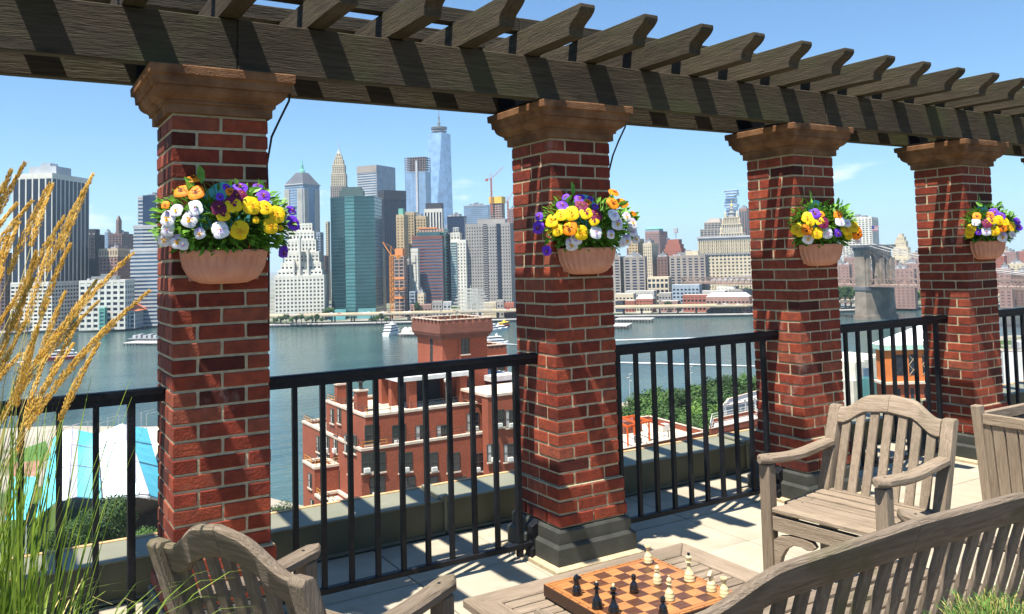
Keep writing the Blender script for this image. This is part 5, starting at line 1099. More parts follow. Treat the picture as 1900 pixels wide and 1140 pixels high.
# ------------------------------------------------------------------ elevated road and esplanade
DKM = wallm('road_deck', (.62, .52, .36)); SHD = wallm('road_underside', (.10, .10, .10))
def offset_path(d): 
    out_ = []
    for i, p in enumerate(shore[1:-1], 1):
        a_ = Vector(shore[i-1]); b_ = Vector(shore[i+1]); n_ = (b_-a_).normalized(); n_ = Vector((-n_.y, n_.x)); out_.append(Vector(p)+n_*d)
    return out_
path = offset_path(26)
er = empty('elevated_road', (0, 0, 0), 0, 'long pale elevated road on short columns along the far waterfront', 'road bridge')
for i in range(len(path)-1):
    a_, b_ = path[i], path[i+1]; L_ = (b_-a_).length; d = (b_-a_)/L_; s_ = Vector((-d.y, d.x))
    q = MB(); q.bar((*a_, GZ+7.6), (*b_, GZ+7.6), 18, 1.6); q.build('deck', DKM, er)
    q = MB(); q.bar((*(a_-s_*9.1), GZ+8.6), (*(b_-s_*9.1), GZ+8.6), .4, 1.6); q.bar((*(a_+s_*9.1), GZ+8.6), (*(b_+s_*9.1), GZ+8.6), .4, 1.6); q.build('parapet', DKM, er)
    q = MB(); n = int(L_/18)
    for k in range(n):
        for o_ in (-6, 6): p = a_+d*(k+.5)*L_/n+s_*o_; q.box(p.x-.6, p.x+.6, p.y-.6, p.y+.6, GZ, GZ+6.8)
    q.build('columns', SHD, er)
qp = offset_path(1.5)
er = empty('quay_wall', (0, 0, 0), 0, 'stone quay edge with dark piles along the far waterfront', 'quay')
for i in range(len(qp)-1):
    a_, b_ = qp[i], qp[i+1]; L_ = (b_-a_).length; d = (b_-a_)/L_; q = MB(); q.bar((*a_, GZ+.3), (*b_, GZ+.3), 5, 1.0); q.build('quay_coping', W_ROOF, er)
    q = MB(); s_ = Vector((-d.y, d.x))
    for k in range(int(L_/5)): p = a_+d*k*5-s_*3.0; q.box(p.x-.5, p.x+.5, p.y-.5, p.y+.5, WZ-1, GZ-.1)
    q.build('piles', W_DARK, er)
CARM = [wallm('car_paint_%s' % n, c) for n, c in (('white', (.7, .7, .7)), ('dark', (.05, .05, .06)), ('yellow', (.7, .45, .05)), ('silver', (.4, .42, .44)), ('red', (.4, .05, .04)))]
def car_meshes(mt_):
    q = MB(); q.frustum(-2.3, 2.3, -.9, .9, .35, -2.2, 2.2, -.85, .85, .95); q.frustum(-1.4, 1.2, -.82, .82, .95, -.9, .8, -.7, .7, 1.5); body = q.mesh('body', mt_)
    return body
cb = [car_meshes(m_) for m_ in CARM]; q = MB()
for x in (-1.4, 1.4):
    for y in (-.85, .85): q.prism([(x+.33*cos(k*pi/4), .34+.33*sin(k*pi/4)) for k in range(8)], y-.1, y+.1, 1)
whm = q.mesh('wheels', W_DARK); r2 = random.Random(11)
CN = ['white', 'dark', 'yellow', 'silver', 'red']
cars = []
for i in range(46):
    k = min(r2.choice([3, 4, 5, 6, 7, 8, 9]), len(path)-2); a_, b_ = path[k], path[k+1]; d = (b_-a_).normalized(); s_ = Vector((-d.y, d.x)); p = a_+(b_-a_)*r2.random()+s_*r2.choice([-6, -2.5, 2.5, 6]); cars.append((atan2(p.x-CX, p.y-CY), p, d, r2.choice([0, 0, 1, 3, 3, 2, 4])))
cars.sort(key=lambda c: c[0]); cnt = {}
for an, p, d, ci in cars:
    n_ = cnt[ci] = cnt.get(ci, 0)+1
    e = empty('car', (p.x, p.y, GZ+8.42), atan2(d.y, d.x), 'tiny %s car on the far elevated road, %s%s of the %s ones from the left' % (CN[ci], n_, 'st' if n_ % 10 == 1 and n_ != 11 else 'nd' if n_ % 10 == 2 and n_ != 12 else 'rd' if n_ % 10 == 3 and n_ != 13 else 'th', CN[ci]), 'car', 'cars on the elevated road'); link('body', cb[ci], e); link('wheels', whm, e)
# ------------------------------------------------------------------ piers and boats
def pier(u0, u1, v, Dx, hgt, label, deck=W_ROOF, ww=16):
    a_ = onplane(u0, v, 2, WZ); b_ = onplane(u1, v, 2, WZ); d = Vector((b_.x-a_.x, b_.y-a_.y, 0)); L_ = d.length
    t = empty('pier', (a_.x, a_.y, WZ), atan2(d.y, d.x), label, 'pier')
    q = MB(); q.box(0, L_, 0, ww, hgt-.8, hgt); q.build('deck', deck, t)
    q = MB()
    for i in range(int(L_/3)+1):
        for y in (.4, ww-.4): q.box(i*3, i*3+.6, y-.3, y+.3, -2, hgt-.8)
    q.build('piles', W_DARK, t); return t, L_
pier(229, 292, 641, 0, 2.2, 'grey pier with sheds left of the first pillar'); t, L_ = pier(236, 292, 634, 0, 2.6, 'second grey pier just behind the one left of the first pillar', W_SMK)
q = MB()
for i in range(5): q.box(L_*(.1+i*.17), L_*(.2+i*.17), 3, 8, 2.6, 5+i % 2)
q.build('sheds', W_GREYL, t)
t, L_ = pier(738, 800, 625, 0, 2.6, 'pier with white tents and moored boats left of the castle tower', W_ROOF, 22)
q = MB(); r2 = random.Random(2)
for i in range(7): x = L_*(.06+i*.13); q.frustum(x, x+5, 4, 10, 2.6, x, x+5, 4, 10, 5.2); q.frustum(x, x+5, 4, 10, 5.2, x+2, x+3, 6.5, 7.5, 7.5)
q.build('white_tents', W_WHITE, t)
q = MB(); q.box(L_*.55, L_*.75, 3, 6, 5.3, 8); q.build('banner', M('magenta_banner', (.55, .02, .35), (.05, .05, .5), scale=.3), t)
pier(1141, 1209, 598, 0, 3, 'long pile pier with pale shed walls right of the second pillar', W_ROOF, 18); t, L_ = pier(1115, 1163, 611, 0, 3, 'short pile pier jutting out right of the second pillar', W_ROOF, 30)
t, L_ = pier(1141, 1208, 585, 0, 3, 'pier carrying a long low cream building right of the second pillar', W_ROOF, 30); q = MB(); q.box(0, L_, 4, 26, 3, 9); q.build('pier_shed', W_CREAM, t); q = MB(); [q.box(L_*i/14+1, L_*i/14+3, 3.8, 4.2, 4.5, 7) for i in range(14)]; q.build('shed_windows', G_SMOKE, t)
B_WH = wallm('boat_white', (.75, .75, .75)); B_RED = wallm('boat_red', (.50, .05, .04)); B_YEL = wallm('boat_yellow', (.75, .5, .08))
def boat(u, v, L_, label, hull=B_WH, top=B_WH, rz=0, decks=2, kind='ferry', mast=False):
    p = onplane(u, v, 2, WZ); d = Vector((p.x-CX, p.y-CY)).normalized(); t = empty(kind, (p.x, p.y, WZ), atan2(-d.x, d.y)+rz, label, 'boat')
    w = L_*.13; q = MB(); secs = []
    for f, k_, zb in ((0, .85, .2), (.15, 1, 0), (.6, 1, 0), (.85, .6, .1), (1, .05, .5)): x = -L_/2+L_*f; secs.append([(x, -w*k_, L_*.09+zb*2), (x, -w*k_*.8, -.3), (x, w*k_*.8, -.3), (x, w*k_, L_*.09+zb*2)])
    q.sweep(secs); q.build('hull', hull, t)
    z = L_*.09
    for i in range(decks):
        q = MB(); x0, x1 = -L_*(.42-.05*i), L_*(.25-.09*i); q.box(x0, x1, -w*.8, w*.8, z+.9, z+1.8); q.build('window_band', G_DARK, t)
        q = MB(); q.box(x0, x1, -w*.82, w*.82, z, z+.9); q.box(x0-.3, x1+.4, -w*.86, w*.86, z+1.8, z+2.3); q.build('deck_house', top, t); z += 2.3
    q = MB(); q.box(-L_*.05, L_*.03, -w*.3, w*.3, z, z+1.8); q.tube([(0, 0, z), (0, 0, z+L_*.16)], .15, 5); q.build('wheelhouse', top, t)
    return t
boat(124, 667, 24, 'small red and white water taxi with a white wake beyond the golden grass', B_RED, B_WH, 0, 2, 'water_taxi')
boat(728, 622, 30, 'white triple deck ferry seen end on, left of the pier with tents', rz=radians(68), decks=3)
boat(922, 640, 18, 'small white ferry just right of the castle tower', rz=radians(20))
boat(911, 616, 24, 'white sightseeing boat moored right of the castle tower', rz=radians(30)); boat(925, 613, 20, 'small moored white boat at the quay, second right of the castle tower', rz=radians(30), decks=1)
boat(936, 607, 26, 'red hulled lightship with a yellow mast near the second pillar', B_RED, B_YEL, radians(70), 1, 'lightship')
boat(1565, 575, 26, 'dark tug at the foot of the bridge tower', W_DARK, W_BLUEG, radians(20), 1, 'tug')
# tall ship
p = onplane(876, 597, 2, WZ); ts = empty('sailing_ship', (p.x, p.y, WZ), radians(80), 'white masted tall ship with many bare yards in front of the broad grey slab', 'ship')
q = MB(); secs = []
for f, k_ in ((0, .6), (.2, 1), (.7, 1), (1, .1)): x = -35+70*f; secs.append([(x, -5*k_, 7), (x, -4*k_, 0), (x, 4*k_, 0), (x, 5*k_, 7)])
q.sweep(secs); q.build('hull', W_DARK, ts)
zt_ = ztop(876, 528, sqrt((p.x-CX)**2+(p.y-CY)**2))-WZ
for x in (-18, 2, 20):
    q = MB(); q.tube([(x, 0, 5), (x, 0, zt_*.98-abs(x)*.15)], [.7, .25], 6)
    for k in range(7): h_ = 12+(zt_-16)*k/6.5; w_ = 17-k*1.7; q.bar((x, -w_, h_), (x, w_, h_), .45, .45); q.bar((x, -w_, h_+.8), (x, w_, h_+.8), .35, .5)
    for s_ in (-1, 1): q.bar((x, s_*5, 6), (x, 0, zt_*.8), .12, .12); q.bar((x+3, s_*5, 6), (x, 0, zt_*.6), .12, .12)
    q.build('mast', W_WHITE, ts)
# ------------------------------------------------------------------ castle like apartment building
def bpat(name, c, mort, sc):
    mt_ = bpy.data.materials.new(name); mt_.use_nodes = True; N = mt_.node_tree.nodes; L = mt_.node_tree.links; b_ = N['Principled BSDF']; b_.inputs['Roughness'].default_value = .9
    tc = N.new('ShaderNodeTexCoord'); mp = N.new('ShaderNodeMapping'); sx_ = N.new('ShaderNodeSeparateXYZ'); ad = N.new('ShaderNodeMath'); cm = N.new('ShaderNodeCombineXYZ')
    L.new(tc.outputs['Object'], sx_.inputs[0]); L.new(sx_.outputs[0], ad.inputs[0]); L.new(sx_.outputs[1], ad.inputs[1]); L.new(ad.outputs[0], cm.inputs[0]); L.new(sx_.outputs[2], cm.inputs[1])
    br = N.new('ShaderNodeTexBrick'); br.inputs['Scale'].default_value = sc; br.inputs['Color1'].default_value = (*c, 1); br.inputs['Color2'].default_value = (*[x*.72 for x in c], 1); br.inputs['Mortar'].default_value = (*mort, 1); br.inputs['Mortar Size'].default_value = .012
    L.new(cm.outputs[0], br.inputs[0]); no = N.new('ShaderNodeTexNoise'); no.inputs['Scale'].default_value = .5; no.inputs['Detail'].default_value = 8; L.new(tc.outputs['Object'], no.inputs[0])
    mr = N.new('ShaderNodeMapRange'); mr.inputs['To Min'].default_value = .7; mr.inputs['To Max'].default_value = 1.25; L.new(no.outputs[0], mr.inputs[0]); hs = N.new('ShaderNodeHueSaturation'); L.new(mr.outputs[0], hs.inputs['Value']); L.new(br.outputs[0], hs.inputs['Color']); L.new(hs.outputs[0], b_.inputs['Base Color']); return mt_
CB = bpat('castle_brick', (.32, .072, .032), (.21, .09, .055), 2.2); CBD = bpat('castle_brick_dark', (.20, .068, .045), (.18, .10, .08), 2.2)
LIME = wallm('limestone_trim', (.60, .48, .38), s=1); RDK = M('roof_deck', (.50, .43, .33), (.62, .54, .42), rough=.9, scale=.8); WGL = glass('window_glass', (.02, .022, .026), s=.6); WFR = wallm('window_frame', (.06, .055, .05)); ACM = wallm('ac_unit_white', (.62, .60, .55)); CURT = wallm('curtain', (.45, .42, .38))
YC = 90.0; c0 = onplane(678, 775, 1, YC); cas = empty('castle_apartment_building', (c0.x, YC, c0.z), 0, 'red brick apartment building with a crenellated castle tower and stepped roof terraces', 'apartment building')
def lp(u, v, ax, val):                                           # to the building's own frame
    p = onplane(u, v, ax, val+(c0.x, YC, c0.z)[ax]); return p-Vector((c0.x, YC, c0.z))
def cbox(x0, x1, y0, y1, z0, z1, mat_=CB, nm='wall', par_=cas): q = MB(); q.box(x0, x1, y0, y1, z0, z1); return q.build(nm, mat_, par_)
def coping(x0, x1, y0, y1, z, w=.35, h=.28):
    q = MB(); o = .08
    q.box(x0-o, x1+o, y0-o, y0+w, z, z+h); q.box(x0-o, x1+o, y1-w, y1+o, z, z+h); q.box(x0-o, x0+w, y0+w, y1-w, z, z+h); q.box(x1-w, x1+o, y0+w, y1-w, z, z+h); q.build('coping', LIME, cas)
def rail_(p0, p1, h=1.0, col=None, nm='roof_railing'):
    q = MB(); p0 = Vector(p0); p1 = Vector(p1); n = max(2, int((p1-p0).length/1.4))
    for hh in (h*.5, h): q.bar(p0+Vector((0, 0, hh)), p1+Vector((0, 0, hh)), .045, .045)
    for i in range(n+1): p = p0.lerp(p1, i/n); q.bar(p, p+Vector((0, 0, h)), .05, .05)
    q.build(nm, col or WFR, cas)
ORR = wallm('orange_railing', (.60, .26, .05), s=1)
xr = lp(1010, 745, 1, 0).x; yb = lp(608, 740, 0, 0).y; yb = max(14, min(yb, 45))
z2 = lp(670, 838, 1, -1.5).z; z3 = lp(640, 905, 1, -2).z; z4 = z3-3.4
x2 = -1.16; x3 = lp(562, 858, 2, z3).x; x4 = x3-.5
BOT = -38
par_h = .5
cbox(0, xr, 0, yb, z2-.2, -.35, CB); cbox(x2, xr+.5, -1.5, 20.5, BOT, z2-.35, CB); cbox(-4.2, x2+.3, 6, 10.5, BOT, -6.85, CB); cbox(-4.2, x2+.3, -1.35, 5.9, BOT, -9.95, CB)
for (xa, xb, ya, yb_, zz) in ((0, xr, 0, yb, 0), (x2, xr+.5, -1.5, 20.5, z2), (-4.2, x2-.02, 6, 10.5, -6.5), (-4.2, x2-.02, -1.35, 5.9, -9.6)):
    q = MB(); q.box(xa+.35, xb-.35, ya+.35, yb_-.35, zz-.36, zz-.30); q.build('roof_deck', RDK, cas)
    for (a1, b1, c1, d1) in ((xa, xb, ya, ya+.3), (xa, xb, yb_-.3, yb_), (xa, xa+.3, ya+.3, yb_-.3), (xb-.3, xb, ya+.3, yb_-.3)): cbox(a1, b1, c1, d1, zz-.35, zz, CB, 'parapet')
    coping(xa, xb, ya, yb_, zz)
    rail_((xa+.4, ya+.4, zz+.25), (xb-.4, ya+.4, zz+.25), .8); rail_((xa+.4, ya+.4, zz+.25), (xa+.4, yb_-.4, zz+.25), .8)
    rail_((xa+.15, ya+.1, zz+.28), (xa+3.2, ya+.1, zz+.28), .7, ORR, 'orange_railing'); rail_((xa+.15, yb_-3, zz+.28), (xa+.15, yb_-.2, zz+.28), .7, ORR, 'orange_railing')
wall_w = {}
def window(face, x, y, z, w, h, ac=None, sill=True, lit=False):   # face 'f' looks to -y at plane y, 'l' looks to -x at plane x
    key = (face, w, h)
    if key not in wall_w:
        def bx(q, a0, a1, d0, d1, b0, b1): q.box(a0, a1, d0, d1, b0, b1) if face == 'f' else q.box(d0, d1, -a1, -a0, b0, b1)
        fr = MB(); t_ = .07
        for a0, a1, b0, b1 in ((-w/2-t_, w/2+t_, h, h+t_), (-w/2-t_, w/2+t_, -t_, 0), (-w/2-t_, -w/2, 0, h), (w/2, w/2+t_, 0, h), (-.03, .03, 0, h), (-w/2, -.03, h/2-.03, h/2+.03), (.03, w/2, h/2-.03, h/2+.03)): bx(fr, a0, a1, -.06, .12, b0, b1)
        gl = MB(); bx(gl, -w/2, w/2, -.01, .02, 0, h); sl_ = MB(); bx(sl_, -w/2-.16, w/2+.16, -.16, 0.05, -.24, -.075); cu = MB(); bx(cu, -w/2+.02, -w/2+w*.3, -.022, -.012, 0, h)
        acb = MB(); bx(acb, -.34, .34, -.42, -.065, .0, .46); bx(acb, -.28, .28, -.425, -.42, .06, .14)
        wall_w[key] = (fr.mesh('window', WFR), gl.mesh('pane', WGL), sl_.mesh('sill', LIME), cu.mesh('curtain', CURT), acb.mesh('air_conditioner', ACM))
    k = wall_w[key]; o = link('window', k[0], cas, (x, y, z)); link('pane', k[1], o)
    if sill: link('sill', k[2], o)
    if lit: link('curtain', k[3], o)
    if ac is not None: link('air_conditioner', k[4], o, (ac, 0, 0) if face == 'f' else (0, -ac, 0))
r2 = random.Random(6)
def row(us, v, yl, h=1.5, w=1.5, base=0):
    for u in us:
        p = lp(u, v, 1, yl); window('f', p.x, yl-.02, p.z-h/2, w, h, ac=r2.choice([None, 0, .3, -.3, None]), lit=r2.random() < .5)
sclw = 1
row([690, 740, 783, 822], 806, 0, 2.1, 1.6); row([877], 783, 0, 2.1, 1.6); row([925, 950], 777, 0, 2.0, 1.5)
row([684, 702, 752, 800, 841, 888, 927, 952], 858, -1.5, 2.1, 1.6)
row([700, 757, 800, 852, 890, 935], 903, -1.5, 2.1, 1.7); row([690, 752, 810, 860, 905], 946, -1.5, 2.1, 1.7)
for k_ in range(2): p = lp(860+k_*22, 850, 1, -1.2)
def lrow(us, v, xl, h=1.6, w=1.2):
    for u in us: p = lp(u, v, 0, xl); window('l', xl-.02, p.y, p.z-h/2, w, h, ac=r2.choice([None, None, .2, None]), lit=True)
lrow([617, 630, 650], 772, 0, 1.7, 1.2); lrow([591, 608, 623, 643, 657], 824, x2, 1.9, 1.3); lrow([592, 608], 845, x2, 1.7, 1.2); lrow([623, 650], 865, x2, 1.9, 1.3); lrow([576], 892, -4.2, 1.6, 1.2); lrow([627], 890, x2, 2.4, 1.3); lrow([580, 605], 940, -4.2, 1.5, 1.1)
for u, v in ((633, 738), (670, 752)):                            # brick chimneys on the terrace edge
    p = lp(u, v+12, 2, -.3); cbox(p.x-.7, p.x+.7, p.y-.5, p.y+.5, -1, 2.2, CB, 'chimney'); cbox(p.x-.8, p.x+.8, p.y-.6, p.y+.6, 2.2, 2.4, LIME, 'chimney_cap')
    q = MB(); q.lathe([(.25, 2.4), (.25, 3.3), (.5, 3.3), (.5, 3.5), (.1, 3.8)], 8, (p.x, p.y, 0)); q.build('flue', WFR, cas)
# right wing bay
pb = lp(905, 750, 1, -3.2); cbox(pb.x, xr+4, -3.2, -1.7, BOT, 1.2, CB, 'bay_wall'); q = MB(); q.box(pb.x-.1, xr+4, -3.3, 4, 1.2, 1.5); q.build('coping', LIME, cas)
cbox(pb.x+.3, xr+4, -1.6, 6, .0, 1.15, CB, 'bay_wall')
for v_, us in ((705+72, (925, 948)), (840, (915, 945)), (893, (925, 950))):
    for u in us: p = lp(u, v_, 1, -3.2); window('f', p.x, -3.22, p.z-1, 1.5, 2.0, ac=r2.choice([None, 0]), lit=True)
# roof pavilion
pa = lp(722, 752, 2, -.3); pc = lp(772, 756, 2, -.3); zt_p = lp(763, 706, 1, pc.y).z
x_l = pa.x; x_r = pc.x+6.5; y_f = pc.y-.2; y_b = y_f+7
q = MB(); q.box(x_l-.6, x_r+1, y_f-.6, y_b, zt_p, zt_p+.5); q.build('pavilion_roof', wallm('white_roof', (.62, .62, .60), s=1), cas)
for x, y in ((x_l, y_b-1.5), (pc.x-.6, y_f), (x_l+.4, y_f+3.2), (x_r, y_f)): cbox(x-.5, x+.5, y-.3, y+.7, -.3, zt_p, CB, 'pavilion_column')
cbox(pc.x+.6, x_r+1, y_f+4, y_b-.2, -.3, zt_p, W_DARK, 'dark_glazed_wall')
# castle tower
TY = 7.0; tl = lp(822, 700, 1, TY); tr = lp(905, 690, 1, TY); zt2 = lp(822, 597, 1, TY).z; zc2 = lp(822, 620, 1, TY).z; tdep = lp(776, 690, 0, tl.x).y-TY; tdep = max(6, min(tdep, 12))
X0_, X1_, Y0_, Y1_ = tl.x, tr.x, TY, TY+tdep
cbox(X0_, X1_, Y0_, Y1_, -.6, zc2-.8, CB, 'tower_wall')
for i, o in enumerate((.18, .36, .54)): cbox(X0_-o, X1_+o, Y0_-o, Y1_+o, zc2-.8+i*.28, zc2-.8+(i+1)*.28-.003, CBD, 'corbel_course')
zz0 = zc2+.04; zz1 = zt2-.35; o = .62
for (a1, b1, c1, d1) in ((X0_-o, X1_+o, Y0_-o, Y0_-o+.5), (X0_-o, X1_+o, Y1_+o-.5, Y1_+o), (X0_-o, X0_-o+.5, Y0_-o+.5, Y1_+o-.5), (X1_+o-.5, X1_+o, Y0_-o+.5, Y1_+o-.5)): cbox(a1, b1, c1, d1, zz0, zz1, CBD, 'tower_parapet')
q = MB(); q.box(X0_-o+.5, X1_+o-.5, Y0_-o+.5, Y1_+o-.5, zz0, zz0+.2); q.build('tower_roof', RDK, cas)
def merlons(xa, xb, ya, yb2, z, n1, n2, w=.55, th=.42, h=.45):
    q = MB(); q.box(-w/2, w/2, 0, th, 0, h); mm = q.mesh('merlon', CBD); q = MB(); q.box(-w/2-.05, w/2+.05, -.05, th+.05, h, h+.12); mc = q.mesh('merlon_cap', LIME)
    def put(x, y, r_): o_ = link('merlon', mm, cas, (x, y, z), (0, 0, r_)); link('merlon_cap', mc, o_)
    for i in range(n1): x = xa+(xb-xa)*(i+.5)/n1; put(x, ya, 0); put(x, yb2-th, 0)
    for i in range(n2): y = ya+(yb2-ya)*(i+.5)/n2; put(xa+th, y, pi/2); put(xb, y, pi/2)
merlons(X0_-o, X1_+o, Y0_-o, Y1_+o, zz1, 8, 8, .6, .5, .5)
for (fx_, w_) in ((.5, .18),): cbox(X0_+(X1_-X0_)*.36, X0_+(X1_-X0_)*.36+.25, Y0_-.14, Y0_, -.6, zc2-.8, CB, 'pilaster')
for v_, h_ in ((643, 1.9), (683, 1.8), (722, 1.9)):
    p = lp(863, v_, 1, Y0_); window('f', p.x, Y0_-.02, p.z-h_/2, 1.15 if v_ < 700 else 1.5, h_)
for v_ in (645, 668): p = lp(801, v_, 0, X0_); window('l', X0_-.02, p.y, p.z-.7, .6, 1.9, sill=False)
# small second tower on the right
s0 = lp(905, 680, 1, 12); s1 = lp(941, 680, 1, 12); zs2 = lp(920, 648, 1, 12).z
cbox(s0.x, s1.x, 12, 17, -.6, zs2, CB, 'side_tower'); q = MB(); q.box(s0.x-.2, s1.x+.2, 11.8, 17.2, zs2-1.2, zs2-.9); q.build('string_course', LIME, cas); merlons(s0.x, s1.x, 12, 17, zs2, 4, 4, .7, .5, .5)
p = lp(929, 679, 1, 12); window('f', p.x, 11.98, p.z-.7, 1.0, 1.5)
a_ = lp(905, 705, 1, 6); b_ = lp(955, 698, 1, 6); q = MB(); q.box(a_.x, b_.x, 5, 12, a_.z-.2, a_.z+.5); q.build('side_roof', wallm('white_roof_b', (.60, .60, .58), s=1), cas); cbox(a_.x+.4, b_.x-.5, 6, 11.9, -.5, a_.z-.2, CBD, 'side_wall')
q = MB(); q.tube([(X0_-2, 2, -.3), (X0_-2, 2, 2.8)], .1, 5); q.lathe([(.3, 2.8), (.35, 3.1), (.05, 3.3)], 8, (X0_-2, 2, 0)); q.build('vent_pipe', ACM, cas)
# ------------------------------------------------------------------ trees
def foliage_mat(n_, a, b_): return leafmat(n_, a, b_, sc=.35, rnd=.28, trans=.12, rough=.7)
FD = foliage_mat('deep_green_foliage', (.016, .042, .010), (.055, .115, .022)); FM = foliage_mat('mid_green_foliage', (.028, .070, .012), (.08, .16, .03)); FB = foliage_mat('bright_green_foliage', (.06, .13, .015), (.14, .25, .035))
BARK = wood('tree_bark', (.08, .06, .045), (.16, .13, .10), 2)
def crown_mesh(seed, n=1500, leaf=.055):
    r2 = random.Random(seed); q = MB(); lobes = []
    for i in range(15): a = r2.uniform(0, 6.28); r = r2.uniform(.1, .62); lobes.append((r*cos(a), r*sin(a), r2.uniform(-.35, .55)*(1-r*.5), r2.uniform(.24, .42)))
    for i in range(n):
        lx, ly, lz, lr = r2.choice(lobes); d = Vector((r2.gauss(0, 1), r2.gauss(0, 1), r2.gauss(0, 1))).normalized(); rr_ = lr*(r2.random()**.25); c_ = Vector((lx, ly, lz))+d*rr_*Vector((1, 1, .85)).length/1.73
        nrm = (d+Vector((r2.uniform(-.6, .6), r2.uniform(-.6, .6), r2.uniform(-.2, .7)))).normalized(); a_ = nrm.orthogonal().normalized(); a_ = Quaternion(nrm, r2.uniform(0, 6.28)) @ a_; b_ = nrm.cross(a_); s_ = leaf*r2.uniform(.6, 1.5)
        q.add([c_-a_*s_, c_-b_*s_*.7, c_+a_*s_+nrm*s_*.25, c_+b_*s_*.7], [(0, 1, 2, 3)])
    return q
CRW = {}
for nm_, mt_ in (('d', FD), ('m', FM), ('b', FB)): CRW[nm_] = [crown_mesh(s_*7+ord(nm_), 1700).mesh('crown', mt_) for s_ in range(3)]
CRWN = {nm_: [crown_mesh(s_*5+ord(nm_), 6500, .030).mesh('crown', mt_) for s_ in range(1)] for nm_, mt_ in (('d', FD), ('b', FB))}
def trunk_mesh():
    q = MB(); q.tube([(0, 0, 0), (.01, 0, .3), (0, .02, .62), (.02, 0, .9)], [.045, .035, .025, .008], 7)
    for i in range(7): a = i*.9; q.tube([(0, 0, .38+i*.06), (cos(a)*.16, sin(a)*.16, .56+i*.05), (cos(a)*.30, sin(a)*.30, .68+i*.04)], [.016, .010, .003], 5)
    return q.mesh('trunk', BARK)
TRK = trunk_mesh()
def tree(x, y, z0, h, r, kind, label, group, near_=False):
    t = empty('broadleaf_tree', (x, y, z0), random.uniform(0, 6.28), label, 'tree', group); link('trunk', TRK, t, (0, 0, 0), scale=(h*.8, h*.8, h*.85))
    link('crown', random.choice((CRWN if near_ else CRW)[kind]), t, (0, 0, h*.62), scale=(r, r, h*.42)); return t
COLN = {'d': 'dark green', 'm': 'mid green', 'b': 'bright yellow green'}
PT = [(1163,745,'m'),(1182,722,'d'),(1205,718,'m'),(1228,712,'m'),(1250,722,'d'),(1268,718,'d'),(1290,712,'d'),(1310,702,'m'),(1330,693,'d'),(1352,690,'d'),(1378,688,'m'),(1398,690,'d'),(1170,765,'b'),(1195,755,'m'),(1220,748,'m'),(1243,752,'d'),(1265,745,'m'),(1288,742,'b'),(1312,735,'m'),(1335,728,'d'),(1355,738,'b'),(1380,726,'m'),(1400,724,'d'),(1185,782,'d'),(1210,778,'b'),(1236,785,'b'),(1258,778,'b'),(1282,772,'d'),(1304,765,'m'),(1328,765,'m'),(1350,760,'d'),(1238,796,'m'),(1262,792,'b'),(1300,788,'d'),(1316,785,'d'),(1322,752,'m'),(1364,715,'d'),(1342,708,'m'),(1150,760,'d'),(1280,757,'m'),(1560,690,'d'),(1572,700,'m'),(1583,712,'d'),(1560,730,'d'),(1576,735,'m'),(1420,700,'d'),(1440,705,'m'),(1540,700,'d'),(1295,725,'m'),(1210,738,'d')]
ORD = ['leftmost', 'second from the left', 'third from the left', 'fourth from the left', 'fifth from the left', 'sixth from the left', 'seventh from the left', 'eighth from the left', 'ninth from the left', 'tenth from the left', 'eleventh from the left', 'twelfth from the left', 'thirteenth from the left', 'fourteenth from the left', 'fifteenth from the left', 'sixteenth from the left', 'seventeenth from the left', 'eighteenth from the left', 'nineteenth from the left', 'twentieth from the left', 'second from the right', 'rightmost', 'far right']
PLBL = {}
def vrow(i):
    u, v, _ = PT[i]; ref = 745-.215*(u-1163); d_ = v-ref; return 0 if d_ < 18 else 1 if d_ < 42 else 2 if d_ < 62 else 3
for r_ in range(4):
    ids = sorted([i for i in range(len(PT)) if PT[i][0] < 1500 and vrow(i) == r_], key=lambda i: PT[i][0])
    for n_, i in enumerate(ids): PLBL[i] = '%s park tree, %s in the %s of tree tops' % (COLN[PT[i][2]], ORD[n_], ('back row', 'second row', 'third row', 'front row')[r_])
for n_, i in enumerate(sorted([i for i in range(len(PT)) if PT[i][0] >= 1500], key=lambda i: (PT[i][0], PT[i][1]))): PLBL[i] = '%s park tree right of the third pillar, %s of the six there' % (COLN[PT[i][2]], ['highest', 'lowest', 'middle left', 'middle', 'middle right', 'rightmost'][n_])
for i, (u, v, k_) in enumerate(PT):
    zt_ = -53+13+ (i % 3); p = onplane(u, v-2, 2, zt_); h_ = zt_+53
    tree(p.x, p.y, -53, h_, 6.2+(i % 4)*.7, k_, PLBL[i], 'trees of the riverside park')
for i, (u, v, k_, lb) in enumerate([(215, 898, 'd', 'feathery dark tree in front of the striped tents, the tallest there'), (160, 925, 'd', 'dark tree in front of the tents behind the grass blades'), (118, 950, 'd', 'dark tree lowest left below the tents'), (262, 962, 'd', 'small dark tree left of the first pillar beside the lamp post'), (190, 950, 'd', 'dark tree below the two larger ones in front of the tents')]):
    p = onplane(u, v, 2, -36+i*-1.2); tree(p.x, p.y, -53, p.z+53, 5.6-(i*.4), k_, lb, 'trees in front of the tents', True)
for i, (u, v, lb) in enumerate([(516, 925, 'green tree top just left of the castle building at its foot'), (535, 935, 'second green tree top at the foot of the castle building'), (288, 980, 'bright green bush at the left side of the first pillar')]):
    p = onplane(u, v, 2, -40); tree(p.x, p.y, -53, 14, 4.5, 'b' if i == 2 else 'd', lb, 'trees near the castle building', True)
def tree_row(pts, zt, kinds, label, group, r=7):
    for i, (u, D_) in enumerate(pts):
        p = at_dist(u, 590, D_); tree(p.x, p.y, GZ, zt+(i % 3)*2, r, kinds[i % len(kinds)], label+', '+ORD[i], group)
tree_row([(512+i*9.5, 905-i*3) for i in range(10)], 9, 'dm', 'small quay tree below the white stepped tower', 'quay trees below the white stepped tower', 4.5)
